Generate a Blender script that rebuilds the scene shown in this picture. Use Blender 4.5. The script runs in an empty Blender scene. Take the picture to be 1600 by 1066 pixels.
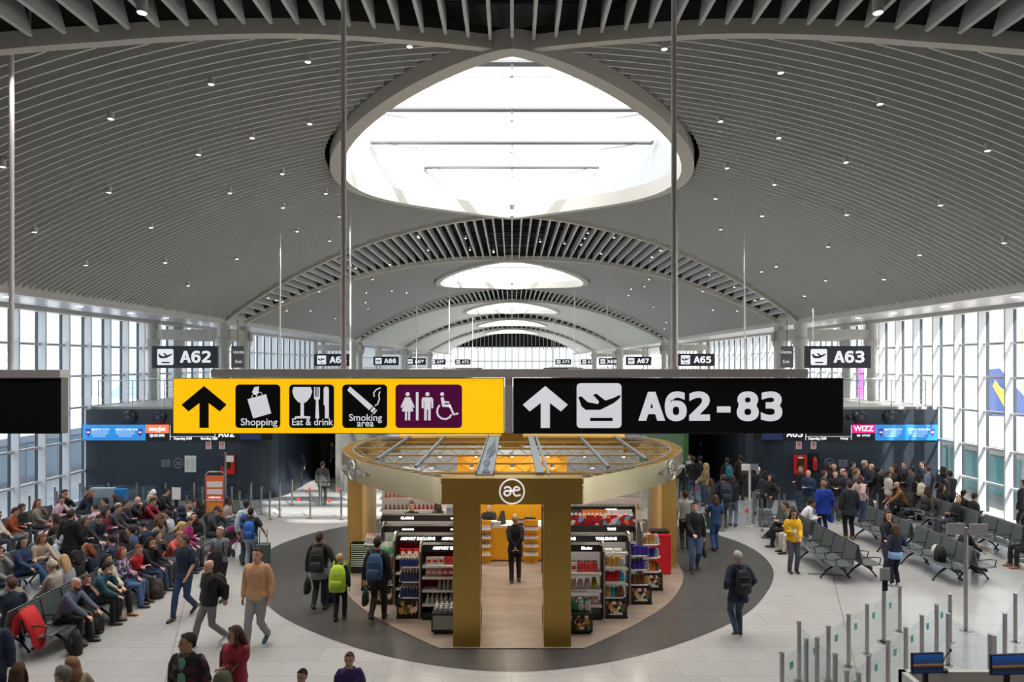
import bpy, bmesh, math, random
from mathutils import Vector, Matrix
R = math.radians; PI = math.pi
random.seed(7)
SC = bpy.context.scene; COL = SC.collection
# ---------------------------------------------------------------- camera, light, exposure
FPX = 1067.0; CAMZ = 5.5; HX, HY = 800.0, 568.0
cam_d = bpy.data.cameras.new('camera'); cam = bpy.data.objects.new('camera', cam_d); COL.objects.link(cam)
cam.location = (0, 0, CAMZ); cam.rotation_euler = (R(90), 0, 0)
cam_d.sensor_width = 36; cam_d.lens = FPX/1600*36; cam_d.shift_y = 35/1600; cam_d.clip_end = 3000
SC.camera = cam
SC.view_settings.view_transform = 'Standard'; SC.view_settings.look = 'None'; SC.view_settings.gamma = 1
SC.view_settings.exposure = 0.6; SC.view_settings.use_curve_mapping = False
w = bpy.data.worlds.new('sky'); SC.world = w; w.use_nodes = True
wn = w.node_tree.nodes; wl = w.node_tree.links
bg = wn['Background']; bg.inputs[1].default_value = 1.6
tc = wn.new('ShaderNodeTexCoord'); sp = wn.new('ShaderNodeSeparateXYZ'); cr = wn.new('ShaderNodeValToRGB')
wl.new(tc.outputs['Generated'], sp.inputs[0]); wl.new(sp.outputs[2], cr.inputs[0]); wl.new(cr.outputs[0], bg.inputs[0])
cr.color_ramp.elements[0].position = 0.0; cr.color_ramp.elements[0].color = (.50, .53, .55, 1)
cr.color_ramp.elements[1].position = 0.35; cr.color_ramp.elements[1].color = (1.0, 1.02, 1.06, 1)
sun_d = bpy.data.lights.new('sun', 'SUN'); sun = bpy.data.objects.new('sun', sun_d); COL.objects.link(sun)
sun_d.energy = 7.0; sun_d.angle = R(1.5); sun_d.color = (1, .94, .85)
sun.rotation_euler = Vector((-.34, .55, -.70)).to_track_quat('-Z', 'Y').to_euler()
cy = SC.cycles
cy.max_bounces = 7; cy.diffuse_bounces = 4; cy.glossy_bounces = 3; cy.transmission_bounces = 4; cy.transparent_max_bounces = 32
cy.use_denoising = True; cy.sample_clamp_indirect = 6; cy.caustics_reflective = False; cy.caustics_refractive = False
LAMP_W = 165.0

# ---------------------------------------------------------------- materials
_m = {}
def M(col, rough=.6, metal=0., var=.08, scale=6., emit=0., bump=0., name=None, coat=0.):
    key = (tuple(col), rough, metal, var, scale, emit, bump, coat)
    if key in _m: return _m[key]
    m = bpy.data.materials.new(name or 'surface'); m.use_nodes = True
    n = m.node_tree.nodes; l = m.node_tree.links; b = n['Principled BSDF']
    b.inputs['Roughness'].default_value = rough; b.inputs['Metallic'].default_value = metal
    b.inputs['Coat Weight'].default_value = coat
    c = (col[0], col[1], col[2], 1)
    t = n.new('ShaderNodeTexCoord')
    nz = n.new('ShaderNodeTexNoise'); nz.inputs['Scale'].default_value = scale; nz.inputs['Detail'].default_value = 2
    l.new(t.outputs['Object'], nz.inputs['Vector'])
    mx = n.new('ShaderNodeMix'); mx.data_type = 'RGBA'
    mx.inputs[6].default_value = tuple(max(0, v*(1-var)) for v in c[:3])+(1,)
    mx.inputs[7].default_value = tuple(min(1, v*(1+var)) for v in c[:3])+(1,)
    l.new(nz.outputs[0], mx.inputs[0]); l.new(mx.outputs[2], b.inputs['Base Color'])
    if bump:
        bp = n.new('ShaderNodeBump'); bp.inputs['Strength'].default_value = bump; bp.inputs['Distance'].default_value = .01
        l.new(nz.outputs[0], bp.inputs['Height']); l.new(bp.outputs[0], b.inputs['Normal'])
    if emit:
        b.inputs['Emission Color'].default_value = c; b.inputs['Emission Strength'].default_value = emit
    _m[key] = m; return m
def sr(r, g, b):  # display colour to linear
    f = lambda v: ((v/255+.055)/1.055)**2.4 if v > 10 else v/255/12.92
    return (f(r), f(g), f(b))
def glass_mat(tint, gloss=.07, rough=.02, name='glass'):
    m = bpy.data.materials.new(name); m.use_nodes = True; n = m.node_tree.nodes; l = m.node_tree.links
    n.remove(n['Principled BSDF']); o = n['Material Output']
    t = n.new('ShaderNodeBsdfTransparent'); t.inputs[0].default_value = tint+(1,)
    g = n.new('ShaderNodeBsdfGlossy'); g.inputs['Roughness'].default_value = rough
    mx = n.new('ShaderNodeMixShader'); mx.inputs[0].default_value = gloss
    l.new(t.outputs[0], mx.inputs[1]); l.new(g.outputs[0], mx.inputs[2]); l.new(mx.outputs[0], o.inputs[0]); return m
def tile_mat(name, c1, c2, mortar, bw, rh, ms, rough, off=.5, var=4.0, spread=.05):
    m = bpy.data.materials.new(name); m.use_nodes = True; n = m.node_tree.nodes; l = m.node_tree.links; b = n['Principled BSDF']
    t = n.new('ShaderNodeTexCoord'); br = n.new('ShaderNodeTexBrick'); l.new(t.outputs['Object'], br.inputs[0])
    br.inputs['Color1'].default_value = c1+(1,); br.inputs['Color2'].default_value = c2+(1,); br.inputs['Mortar'].default_value = mortar+(1,)
    br.inputs['Scale'].default_value = 1; br.inputs['Mortar Size'].default_value = ms; br.inputs['Brick Width'].default_value = bw
    br.inputs['Row Height'].default_value = rh; br.offset = off; br.inputs['Mortar Smooth'].default_value = .2
    nz = n.new('ShaderNodeTexNoise'); nz.inputs['Scale'].default_value = var; l.new(t.outputs['Object'], nz.inputs['Vector'])
    mp = n.new('ShaderNodeMapRange'); mp.inputs[3].default_value = rough-spread; mp.inputs[4].default_value = rough+spread
    l.new(nz.outputs[0], mp.inputs[0]); l.new(mp.outputs[0], b.inputs['Roughness']); l.new(br.outputs[0], b.inputs['Base Color']); return m
def plank_mat(name, ca, cb):
    m = bpy.data.materials.new(name); m.use_nodes = True; n = m.node_tree.nodes; l = m.node_tree.links; b = n['Principled BSDF']
    t = n.new('ShaderNodeTexCoord'); mp = n.new('ShaderNodeMapping'); l.new(t.outputs['Object'], mp.inputs[0]); mp.inputs['Scale'].default_value = (.7, 9, 1)
    nz = n.new('ShaderNodeTexNoise'); nz.inputs['Scale'].default_value = 2; nz.inputs['Detail'].default_value = 5; l.new(mp.outputs[0], nz.inputs['Vector'])
    br = n.new('ShaderNodeTexBrick'); l.new(t.outputs['Object'], br.inputs[0]); br.inputs['Scale'].default_value = 1
    br.inputs['Brick Width'].default_value = 1.3; br.inputs['Row Height'].default_value = .16; br.inputs['Mortar Size'].default_value = .003
    br.inputs['Color1'].default_value = ca+(1,); br.inputs['Color2'].default_value = cb+(1,); br.inputs['Mortar'].default_value = tuple(v*.4 for v in ca)+(1,)
    mx = n.new('ShaderNodeMix'); mx.data_type = 'RGBA'; mx.blend_type = 'MULTIPLY'; mx.inputs[0].default_value = .6
    cr_ = n.new('ShaderNodeValToRGB'); cr_.color_ramp.elements[0].position = .3; cr_.color_ramp.elements[0].color = (.6, .57, .54, 1); cr_.color_ramp.elements[1].position = .7
    l.new(nz.outputs[0], cr_.inputs[0]); l.new(br.outputs[0], mx.inputs[6]); l.new(cr_.outputs[0], mx.inputs[7]); l.new(mx.outputs[2], b.inputs['Base Color'])
    b.inputs['Roughness'].default_value = .38; return m
def patt(name, cols, scale=8., rough=.5, emit=0.):
    """irregular coloured patches printed on a surface"""
    m = bpy.data.materials.new(name); m.use_nodes = True; n = m.node_tree.nodes; l = m.node_tree.links; b = n['Principled BSDF']
    t = n.new('ShaderNodeTexCoord'); v = n.new('ShaderNodeTexVoronoi'); v.inputs['Scale'].default_value = scale; l.new(t.outputs['Object'], v.inputs['Vector'])
    s = n.new('ShaderNodeSeparateColor'); l.new(v.outputs['Color'], s.inputs[0]); c = n.new('ShaderNodeValToRGB'); c.color_ramp.interpolation = 'CONSTANT'
    e = c.color_ramp.elements
    for i, q in enumerate(cols):
        if i < 2: e[i].position = i/len(cols); e[i].color = q+(1,)
        else: x = e.new(i/len(cols)); x.color = q+(1,)
    l.new(s.outputs[0], c.inputs[0]); l.new(c.outputs[0], b.inputs['Base Color']); b.inputs['Roughness'].default_value = rough
    if emit: l.new(c.outputs[0], b.inputs['Emission Color']); b.inputs['Emission Strength'].default_value = emit
    return m

# ---------------------------------------------------------------- mesh helpers
class MB:
    def __init__(s): s.v = []; s.f = []; s.smooth = False
    def add(s, vs, fs):
        o = len(s.v); s.v += [tuple(p) for p in vs]; s.f += [tuple(i+o for i in f) for f in fs]; return s
    def box(s, x0, x1, y0, y1, z0, z1, mt=None):
        vs = [Vector((x, y, z)) for z in (z0, z1) for y in (y0, y1) for x in (x0, x1)]
        if mt is not None: vs = [mt @ p for p in vs]
        return s.add(vs, [(0, 2, 3, 1), (4, 5, 7, 6), (0, 1, 5, 4), (2, 6, 7, 3), (0, 4, 6, 2), (1, 3, 7, 5)])
    def loft(s, rings, cap=True):
        n = len(rings[0]); vs = [p for r in rings for p in r]; fs = []
        for i in range(len(rings)-1):
            for j in range(n):
                a = i*n+j; b = i*n+(j+1) % n; fs.append((a, b, b+n, a+n))
        if cap: fs.append(tuple(range(n-1, -1, -1))); fs.append(tuple((len(rings)-1)*n+j for j in range(n)))
        return s.add(vs, fs)
    def tube(s, pts, r, n=8, cap=True, flat=None, side=None, rnd=False):
        """pts path, r radius or list of radii, flat = ratio of 2nd axis, side = preferred 1st axis"""
        P = [Vector(p) for p in pts]; rr = list(r) if hasattr(r, '__len__') else [r]*len(P)
        if rnd:
            d0 = (P[0]-P[1]).normalized(); d1 = (P[-1]-P[-2]).normalized()
            P = [P[0]+d0*rr[0]*.85, P[0]+d0*rr[0]*.5]+P+[P[-1]+d1*rr[-1]*.5, P[-1]+d1*rr[-1]*.85]
            rr = [rr[0]*.35, rr[0]*.82]+rr+[rr[-1]*.82, rr[-1]*.35]
        fl = flat if hasattr(flat, '__len__') else [flat or 1]*len(P)
        if len(fl) < len(P): fl = [fl[0]]*2+list(fl)+[fl[-1]]*2
        sd = Vector(side) if side is not None else None; rings = []
        for i, p in enumerate(P):
            t = (P[min(i+1, len(P)-1)]-P[max(i-1, 0)])
            t = t.normalized() if t.length > 1e-9 else Vector((0, 0, 1))
            if sd is None:
                sd = Vector((1, 0, 0)) if abs(t.x) < .8 else Vector((0, 1, 0))
            a = (sd-t*sd.dot(t)); a = a.normalized() if a.length > 1e-6 else t.orthogonal().normalized()
            b = t.cross(a)
            if side is None: sd = a
            rings.append([p+a*(rr[i]*math.cos(2*PI*j/n))+b*(rr[i]*fl[i]*math.sin(2*PI*j/n)) for j in range(n)])
        return s.loft(rings, cap)
    def cyl(s, x, y, z0, z1, r, n=16, r2=None):
        r2 = r if r2 is None else r2
        return s.loft([[(x+q*math.cos(2*PI*j/n), y+q*math.sin(2*PI*j/n), z) for j in range(n)] for z, q in ((z0, r), (z1, r2))])
    def lathe(s, prof, c=(0, 0, 0), n=14):
        return s.loft([[(c[0]+r*math.cos(2*PI*j/n), c[1]+r*math.sin(2*PI*j/n), c[2]+z) for j in range(n)] for r, z in prof])
    def ell(s, c, rx, ry, rz, n=10, m=7, mt=None):
        rings = []
        for i in range(m):
            a = PI*(i+.25)/(m-.5); rings.append([Vector((rx*math.sin(a)*math.cos(2*PI*j/n), ry*math.sin(a)*math.sin(2*PI*j/n), -rz*math.cos(a))) for j in range(n)])
        rings = [[(mt @ p if mt is not None else p)+Vector(c) for p in r_] for r_ in rings]
        return s.loft(rings)
    def prism(s, poly, t0, t1, ax='y'):
        def q(a, b, t): return {'y': (a, t, b), 'z': (a, b, t), 'x': (t, a, b)}[ax]
        return s.loft([[q(a, b, t) for a, b in poly] for t in (t0, t1)])
    def build(s, name, mat, parent=None, loc=None, smooth=False, rot=None):
        me = bpy.data.meshes.new(name); me.from_pydata(s.v, [], s.f); me.update()
        if mat: me.materials.append(mat)
        bm = bmesh.new(); bm.from_mesh(me); bmesh.ops.recalc_face_normals(bm, faces=bm.faces); bm.to_mesh(me); bm.free()
        if smooth: me.polygons.foreach_set('use_smooth', [True]*len(me.polygons))
        o = bpy.data.objects.new(name, me); COL.objects.link(o)
        if parent: o.parent = parent
        if loc is not None: o.location = loc
        if rot is not None: o.rotation_euler = rot
        return o
def bevel(o, w=.01, seg=2):
    m = o.modifiers.new('bevel', 'BEVEL'); m.width = w; m.segments = seg; m.limit_method = 'ANGLE'; return o
def thing(name, label, cat, loc=(0, 0, 0), rz=0., group=None):
    o = bpy.data.objects.new(name, None); COL.objects.link(o); o.location = loc; o.rotation_euler = (0, 0, rz); o.empty_display_size = .1
    o['label'] = label; o['category'] = cat
    if group: o['group'] = group
    return o
def tag(o, label, cat, group=None, kind=None):
    o['label'] = label; o['category'] = cat
    if group: o['group'] = group
    if kind: o['kind'] = kind
    return o
def struct(o, label=None):
    o['kind'] = 'structure'
    if label: o['label'] = label; o['category'] = o.name.split('_')[0].split('.')[0]
    return o
_kids = {}
def kids(o): return [c for c in o.children]
def copy_tree(o, parent=None, label=None, group=None, loc=None, rz=None):
    c = o.copy(); COL.objects.link(c); c.parent = parent
    if loc is not None: c.location = loc
    if rz is not None: c.rotation_euler = (0, 0, rz)
    if label: c['label'] = label
    if group: c['group'] = group
    for ch in kids(o): copy_tree(ch, c)
    return c
def copier(o):
    """fast repeat copier: remembers the children once"""
    tree = [(ch, [g for g in ch.children]) for ch in o.children]; first = [True]
    def f(loc, rz=0., label=None, group=None, scale=None):
        if first[0]: r = o; first[0] = False
        else:
            r = o.copy(); COL.objects.link(r)
            for ch, gs in tree:
                c = ch.copy(); COL.objects.link(c); c.parent = r
                for g in gs:
                    d = g.copy(); COL.objects.link(d); d.parent = c
        r.location = loc; r.rotation_euler = (0, 0, rz)
        if scale: r.scale = scale
        if label: r['label'] = label
        if group: r['group'] = group
        return r
    return f
import os, re
try: FONT = bpy.data.fonts.load(os.path.join(bpy.utils.system_resource('DATAFILES'), 'fonts', 'DejaVuSansMono.woff2'))
except Exception: FONT = None
def text_mesh(txt, size, mat, name, parent=None, loc=(0, 0, 0), rot=(R(90), 0, 0), bold=.0, ext=.003, align='CENTER', sx=1.):
    c = bpy.data.curves.new('t', 'FONT'); c.body = txt; c.size = size; c.extrude = ext; c.offset = bold; c.align_x = align; c.align_y = 'CENTER'
    if FONT and re.fullmatch(r'[A-Z]?\d+(-\d+)?', txt.replace(' ', '')): c.font = FONT; c.space_character = 1.03
    c.resolution_u = 3
    t = bpy.data.objects.new('t', c); COL.objects.link(t); dg = bpy.context.evaluated_depsgraph_get(); dg.update()
    me = bpy.data.meshes.new_from_object(t.evaluated_get(dg)); bpy.data.objects.remove(t); bpy.data.curves.remove(c)
    me.materials.clear(); me.materials.append(mat)
    o = bpy.data.objects.new(name, me); COL.objects.link(o); o.location = loc; o.rotation_euler = rot; o.scale = (sx, 1, 1)
    if parent: o.parent = parent
    return o
def at(px, py, z=0.):            # point of the hall that the photograph shows at a pixel, at height z
    k = (CAMZ-z)/(py-HY); return Vector(((px-HX)*k, k*FPX, z))
def zc(X): return 11.5-(25.1-math.sqrt(25.1**2-min(abs(X), 20)**2))
def vault_hit(px, py, lift=0.):
    u = (px-HX)/FPX; v = (HY-py)/FPX; lo, hi = 5., 200.
    for _ in range(50):
        m = (lo+hi)/2
        if CAMZ+v*m > zc(u*m)+lift: hi = m
        else: lo = m
    return Vector((u*lo, lo, CAMZ+v*lo))
# ---------------------------------------------------------------- the hall
XW = 17.2; XF = 13.6; PER = 26.4; MID = [7+PER*k for k in range(6)]
def wband(X):
    X = abs(X); T = [(0, 6.0), (1.87, 5.4), (3.5, 4.8), (6.5, 3.8), (8.65, 2.9), (11.1, 2.0), (13.6, 1.1), (20, 1.1)]
    for (a, p), (b, q) in zip(T, T[1:]):
        if X <= b: return p+(q-p)*(X-a)/(b-a)
    return 1.1
def invw(v):                       # |X| where the band half width is v
    if v >= 6: return 0.
    lo, hi = 0., XF
    if v <= 1.1: return XF
    for _ in range(30):
        m = (lo+hi)/2
        if wband(m) > v: lo = m
        else: hi = m
    return lo
def hwsky(Y, k):                   # half width of the skylight of bay k
    a = MID[k]+6.0; b = MID[k+1]-6.0; t = (Y-a)/(b-a)
    return 0. if t <= 0 or t >= 1 else 4.85*math.sin(PI*t)**.8
white = M(sr(205, 203, 198), .45, 0, .04); offw = M(sr(190, 187, 180), .5, 0, .04); rim_m = M(sr(216, 212, 202), .42, 0, .04)
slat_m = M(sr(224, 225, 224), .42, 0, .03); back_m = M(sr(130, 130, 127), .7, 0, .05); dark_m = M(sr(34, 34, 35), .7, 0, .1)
steel = M(sr(170, 168, 165), .3, .9, .04); soff_m = M(sr(178, 177, 180), .35, .1, .03); blackm = M(sr(12, 12, 14), .5, 0, .1)
lens_m = M((1., .97, .93), .5, 0, 0, emit=4.)
# floor
fl = MB().add([(-26, -2, 0), (26, -2, 0), (26, 160, 0), (-26, 160, 0)], [(0, 1, 2, 3)])
fl.box(-26, 26, -2, 160, -.4, -.02)
struct(fl.build('floor', tile_mat('pale stone tiles', sr(182, 180, 177), sr(176, 174, 171), sr(140, 138, 136), 1.2, .6, .004, .24)))
dv = MB()   # expansion joint running along each side of the hall
for sx in (-1, 1):
    for (x0, y0, x1, y1) in ((4.9, 9, 9.8, 21.5), (8.5, 9, 8.5, 9.01)):
        d = Vector((x1-x0, y1-y0, 0)); n_ = Vector((-d.y, d.x, 0)).normalized()*.009
        dv.add([(sx*(x0+n_.x), y0+n_.y, .002), (sx*(x1+n_.x), y1+n_.y, .002), (sx*(x1-n_.x), y1-n_.y, .002), (sx*(x0-n_.x), y0-n_.y, .002)], [(0, 1, 2, 3)])
struct(dv.build('floor_joint', M(sr(120, 118, 114), .5)))
RC = Vector((0, 19.4, 0))
def smooth_poly(pts, n=8):
    out = []; N = len(pts)
    for i in range(N):
        p0, p1, p2, p3 = [Vector(pts[(i+q) % N]+(0,)) if len(pts[0]) == 2 else Vector(pts[(i+q) % N]) for q in (-1, 0, 1, 2)]
        for j in range(n):
            t = j/n; out.append(.5*((2*p1)+(-p0+p2)*t+(2*p0-5*p1+4*p2-p3)*t*t+(-p0+3*p1-3*p2+p3)*t**3))
    return out
half = [(0, 12.17), (2.0, 12.65), (3.88, 13.82), (5.47, 15.4), (6.86, 17.9), (7.15, 20.1), (6.63, 21.8), (5.61, 23.1), (3.9, 24.9), (2, 26.1)]
ring = smooth_poly(half+[(0, 26.5)]+[(-x, y) for x, y in half[:0:-1]])
m_ = MB(); m_.add([(p.x, p.y, .004) for p in ring], [tuple(range(len(ring)))])
struct(m_.build('floor_dark_ring', tile_mat('charcoal tiles', sr(86, 84, 81), sr(78, 76, 74), sr(56, 55, 54), 1.2, .3, .005, .28, spread=.01)))
KH = [(1.38, 13.2), (2.65, 14.5), (3.55, 15.7), (4.15, 16.95), (4.43, 18.0)]       # right half outline of the kiosk, front to middle
def kline(off=0.):
    """outline of the kiosk as a closed list, moved outward by off"""
    q = [Vector((x, y, 0)) for x, y in KH]+[Vector((x, y, 0)) for x, y in ((4.46, 19.2), (4.32, 20.0), (3.95, 20.6), (3.4, 20.85))]
    # smooth the quarter arcs
    s_ = []
    for i in range(len(q)-1):
        p0 = q[max(i-1, 0)]; p1 = q[i]; p2 = q[i+1]; p3 = q[min(i+2, len(q)-1)]
        for j in range(6):
            t = j/6; s_.append(.5*((2*p1)+(-p0+p2)*t+(2*p0-5*p1+4*p2-p3)*t*t+(-p0+3*p1-3*p2+p3)*t**3))
    s_.append(q[-1]); full = s_+[Vector((-p.x, p.y, 0)) for p in reversed(s_)]
    out = []
    N = len(full)
    for i, p in enumerate(full):
        t = (full[(i+1) % N]-full[i-1]).normalized(); n_ = Vector((t.y, -t.x, 0)); out.append(p+n_*off)
    return out
wf = MB(); kl = kline(.06); wf.loft([[(p.x, p.y, z) for p in kl] for z in (0, .02)])
struct(wf.build('floor_shop', plank_mat('pinkish oak planks', sr(164, 148, 134), sr(148, 132, 120))))

# ceilings: slatted vaults between the louvre bands
def skirt(Y, a, b):
    t = (Y-a-6)/(b-a-12)
    return .44+.55*max(0, 1-t/.42)
def vault_bay(k):
    a, b = MID[k], MID[k+1]; mb = MB(); step = .26 if k < 1 else (.26 if k == 1 else 1.2); n = int((b-a)/step); TH = .034; HT = .2
    def seg(Y, x0, x1, sg):
        N = max(2, int((x1-x0)/.55)); rings = []
        for i in range(N+1):
            X = x0+(x1-x0)*i/N; z = zc(X)
            rings.append([(sg*X, Y-TH/2, z), (sg*X, Y+TH/2, z), (sg*X, Y+TH/2, z+HT), (sg*X, Y-TH/2, z+HT)])
        mb.loft(rings)
    if k < 2:
        for i in range(n+1):
            Y = a+1.15+i*step
            if Y > b-1.12: break
            w1 = invw(max(Y-a-.3, 0)); w2 = invw(max(b-.3-Y, 0)); xm = max(w1 if Y-a < 6.3 else 0, w2 if b-Y < 6.3 else 0, hwsky(Y, k)+skirt(Y, a, b) if hwsky(Y, k) > 0 else 0)
            if xm < XF-.3:
                for sg in (-1, 1): seg(Y, xm, XF, sg)
        struct(mb.build('ceiling', slat_m))
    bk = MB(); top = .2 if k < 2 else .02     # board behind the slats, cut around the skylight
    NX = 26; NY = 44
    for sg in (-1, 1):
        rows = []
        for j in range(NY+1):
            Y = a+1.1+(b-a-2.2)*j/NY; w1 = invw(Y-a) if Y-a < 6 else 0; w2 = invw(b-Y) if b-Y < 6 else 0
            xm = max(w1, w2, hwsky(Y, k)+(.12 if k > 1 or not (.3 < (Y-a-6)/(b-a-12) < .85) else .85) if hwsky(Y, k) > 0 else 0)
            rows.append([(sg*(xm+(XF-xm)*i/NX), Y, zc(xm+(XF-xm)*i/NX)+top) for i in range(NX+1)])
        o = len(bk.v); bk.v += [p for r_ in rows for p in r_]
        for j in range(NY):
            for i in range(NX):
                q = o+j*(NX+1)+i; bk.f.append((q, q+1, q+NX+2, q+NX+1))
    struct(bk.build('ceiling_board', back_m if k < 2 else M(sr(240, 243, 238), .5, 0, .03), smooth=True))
for k in range(5): vault_bay(k)
# louvre bands: ribs, rims, dark void above
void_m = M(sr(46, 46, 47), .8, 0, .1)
for k in range(6):
    y0 = MID[k]; mb = MB(); st = .405 if k < 3 else .8; n = int(XF/st)
    for i in range(-n, n+1):
        X = i*st; wv = wband(X)-.12; z = zc(X); tilt = X/25.1
        if k == 5: wv = 1.5
        a = y0-wv; b = y0+wv; u = Vector((math.cos(tilt), 0, -math.sin(tilt)))*.03; v = Vector((math.sin(tilt), 0, math.cos(tilt)))*.48
        p = Vector((X, 0, z+.04)); rings = []
        for Y in (a, b):
            q = p+Vector((0, Y, 0)); rings.append([q-u, q+u, q+u+v, q-u+v])
        mb.loft(rings)
    struct(mb.build('ceiling_louvres', slat_m))
    rm = MB()
    for sg in ((-1, 1) if k < 5 else (-1,)):
        pts = [(-XF+2*XF*i/80) for i in range(81)]; rings = []
        for X in pts:
            Y = y0+sg*wband(X); z = zc(X); rings.append([(X, Y-.09, z-.1), (X, Y+.09, z-.1), (X, Y+.09, z+.16), (X, Y-.09, z+.16)])
        rm.loft(rings)
    struct(rm.build('trim_1', rim_m))
    fc = MB()         # grey upstand walls behind each rim and the dark lid of the void
    for sg in ((-1, 1) if k < 5 else (-1,)):
        rings = []
        for i in range(61):
            X = -XF+2*XF*i/60; Y = y0+sg*(wband(X)+.02); z = zc(X)+.16; rings.append([(X, Y-.03, z), (X, Y+.03, z), (X, Y+.03, z+.2+1.1*max(0, min(1, abs(X)/2.5-.6))), (X, Y-.03, z+.2+1.1*max(0, min(1, abs(X)/2.5-.6)))])
        fc.loft(rings)
    struct(fc.build('ceiling_upstand', M(sr(84, 83, 83), .6, 0, .05)))
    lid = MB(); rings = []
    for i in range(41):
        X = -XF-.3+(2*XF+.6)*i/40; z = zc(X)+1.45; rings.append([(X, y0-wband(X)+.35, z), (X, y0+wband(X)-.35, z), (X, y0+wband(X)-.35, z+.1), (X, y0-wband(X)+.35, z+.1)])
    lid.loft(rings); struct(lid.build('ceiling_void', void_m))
    if k in (0, 1, 2):    # trusses, pipes and cable trays in the void
        tr = MB()
        for i in range(9):
            Y = y0-5.4+i*1.35; P = [(X, Y, zc(X)+.95) for X in [(-11+22*q/30) for q in range(31)] if wband(X) > abs(Y-y0)+.1]
            if len(P) > 2:
                tr.tube(P, .045, 6); tr.tube([(x, y, z-.38) for x, y, z in P], .035, 6)
                for (a, b) in zip(P, P[1:]): tr.tube([a, (b[0], b[1], b[2]-.38)], .014, 5)
        struct(tr.build('ceiling_truss', M(sr(60, 60, 62), .5, .3)))
# skylights
frost = M(sr(216, 218, 219), .5, 0, .02)
sky_glass = glass_mat((.97, .98, .99), .04, .1, 'roof glass')
for k in range(5):
    a = MID[k]+6.0; b = MID[k+1]-6.0; N = 40; cy_ = (a+b)/2
    out = [];
    for i in range(N+1):
        t = i/N; te = .5-.5*math.cos(PI*t); Y = a+(b-a)*te; out.append((hwsky(Y, k), Y))
    loop = [(x, y) for x, y in out]+[(-x, y) for x, y in out[-2:0:-1]]
    L = len(loop); rg = MB(); rings = []; hl = (b-a)/2*1.04; top_loop = []
    for i in range(len(loop)):
        an = 2*PI*i/len(loop); top_loop.append((5.15*math.sin(an), cy_-hl*math.cos(an)))
    for i, (x, y) in enumerate(loop):
        x0, y0_ = loop[i-1]; x1, y1 = loop[(i+1) % L]; n_ = Vector((y1-y0_, -(x1-x0), 0)); n_ = n_.normalized() if n_.length > 0 else Vector((1, 0, 0))
        z = zc(x)
        rings.append([Vector((x, y, z-.16))-n_*.0, Vector((x, y, z-.16))+n_*.34, Vector((x, y, z+.22))+n_*.34, Vector((x, y, z+.3))])
    fcs = [];
    vs = [p for r_ in rings for p in r_]
    for i in range(L):
        for j in range(4):
            p = i*4+j; q = i*4+(j+1) % 4; p2 = ((i+1) % L)*4+j; q2 = ((i+1) % L)*4+(j+1) % 4; fcs.append((p, q, q2, p2))
    rg.add(vs, fcs); struct(rg.build('trim_2', rim_m, smooth=False))
    wl_ = MB(); vs = []; fcs = []     # white shaft above the ring, opening outwards a little
    for i, (x, y) in enumerate(loop):
        vs += [(x, y, zc(x)+.1), top_loop[i]+(13.9,)]
    for i in range(L): fcs.append((2*i, 2*i+1, 2*((i+1) % L)+1, 2*((i+1) % L)))
    wl_.add(vs, fcs); struct(wl_.build('ceiling_skylight_shaft', frost))
    if k < 3:
        bm_ = MB(); fm_ = MB()
        for Y, hw in ((a+1.2, 2.6), (a+3.4, 4.0), (a+6.4, 4.75), (a+9.3, 4.6), (a+12.1, 3.2)):
            zz = 12.9; fm_.box(-hw, hw, Y-.13, Y+.13, zz-.22, zz-.165)
            bm_.box(-hw, hw, Y-.05, Y+.05, zz-.16, zz+.16)
            if hw > 2: bm_.tube([(-hw, Y, zz-.15), (-hw*.5, Y+.05, zz-.5), (hw*.5, Y+.05, zz-.5), (hw, Y, zz-.15)], .018, 6); bm_.box(-.03, .03, Y-.03, Y+.03, zz-.5, zz)
        struct(fm_.build('ceiling_skylight_shade_strips', M(sr(128, 130, 132), .5, .2)))  # added grey strips stand for the shaded undersides of the beams
        for q in range(7):
            Y = a+1+q*1.45; hw = 5.0*math.sqrt(max(0, 1-((Y-cy_)/7.4)**2))
            if hw > 1: bm_.box(-hw, hw, Y-.02, Y+.02, 13.5, 13.54)
        struct(bm_.build('ceiling_skylight_beams', frost))
    gl = MB(); gl.add([(x, y, 13.88) for x, y in top_loop], [tuple(range(L))])
    struct(gl.build('window_1', sky_glass))
    rf = MB()
# roof deck keeps the sun out of the ceiling void: a lid around the skylights
rd = MB()
for k in range(5):
    a = MID[k]+6.0; b = MID[k+1]-6.0; cy_ = (a+b)/2; ys = [MID[k]]+[cy_-(b-a)/2*1.04*math.cos(PI*i/60) for i in range(61)]+[MID[k+1]]
    for y0, y1 in zip(ys, ys[1:]):
        el = lambda Y: 5.15*math.sqrt(max(0, 1-((Y-cy_)/((b-a)/2*1.04))**2)); h0 = el(y0); h1 = el(y1)
        for sg in (-1, 1): rd.add([(sg*h0, y0, 13.9), (sg*18, y0, 13.9), (sg*18, y1, 13.9), (sg*h1, y1, 13.9)], [(0, 1, 2, 3)])
rd.box(-18, 18, -6, 7, 13.9, 14); rd.box(-18, 18, MID[5], 170, 13.9, 14)
for sg in (-1, 1): rd.box(*(sorted((sg*17.3, sg*17.5))), -6, 160, 7.6, 13.9)
struct(rd.build('roof', M(sr(120, 120, 120), .8)))
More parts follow.
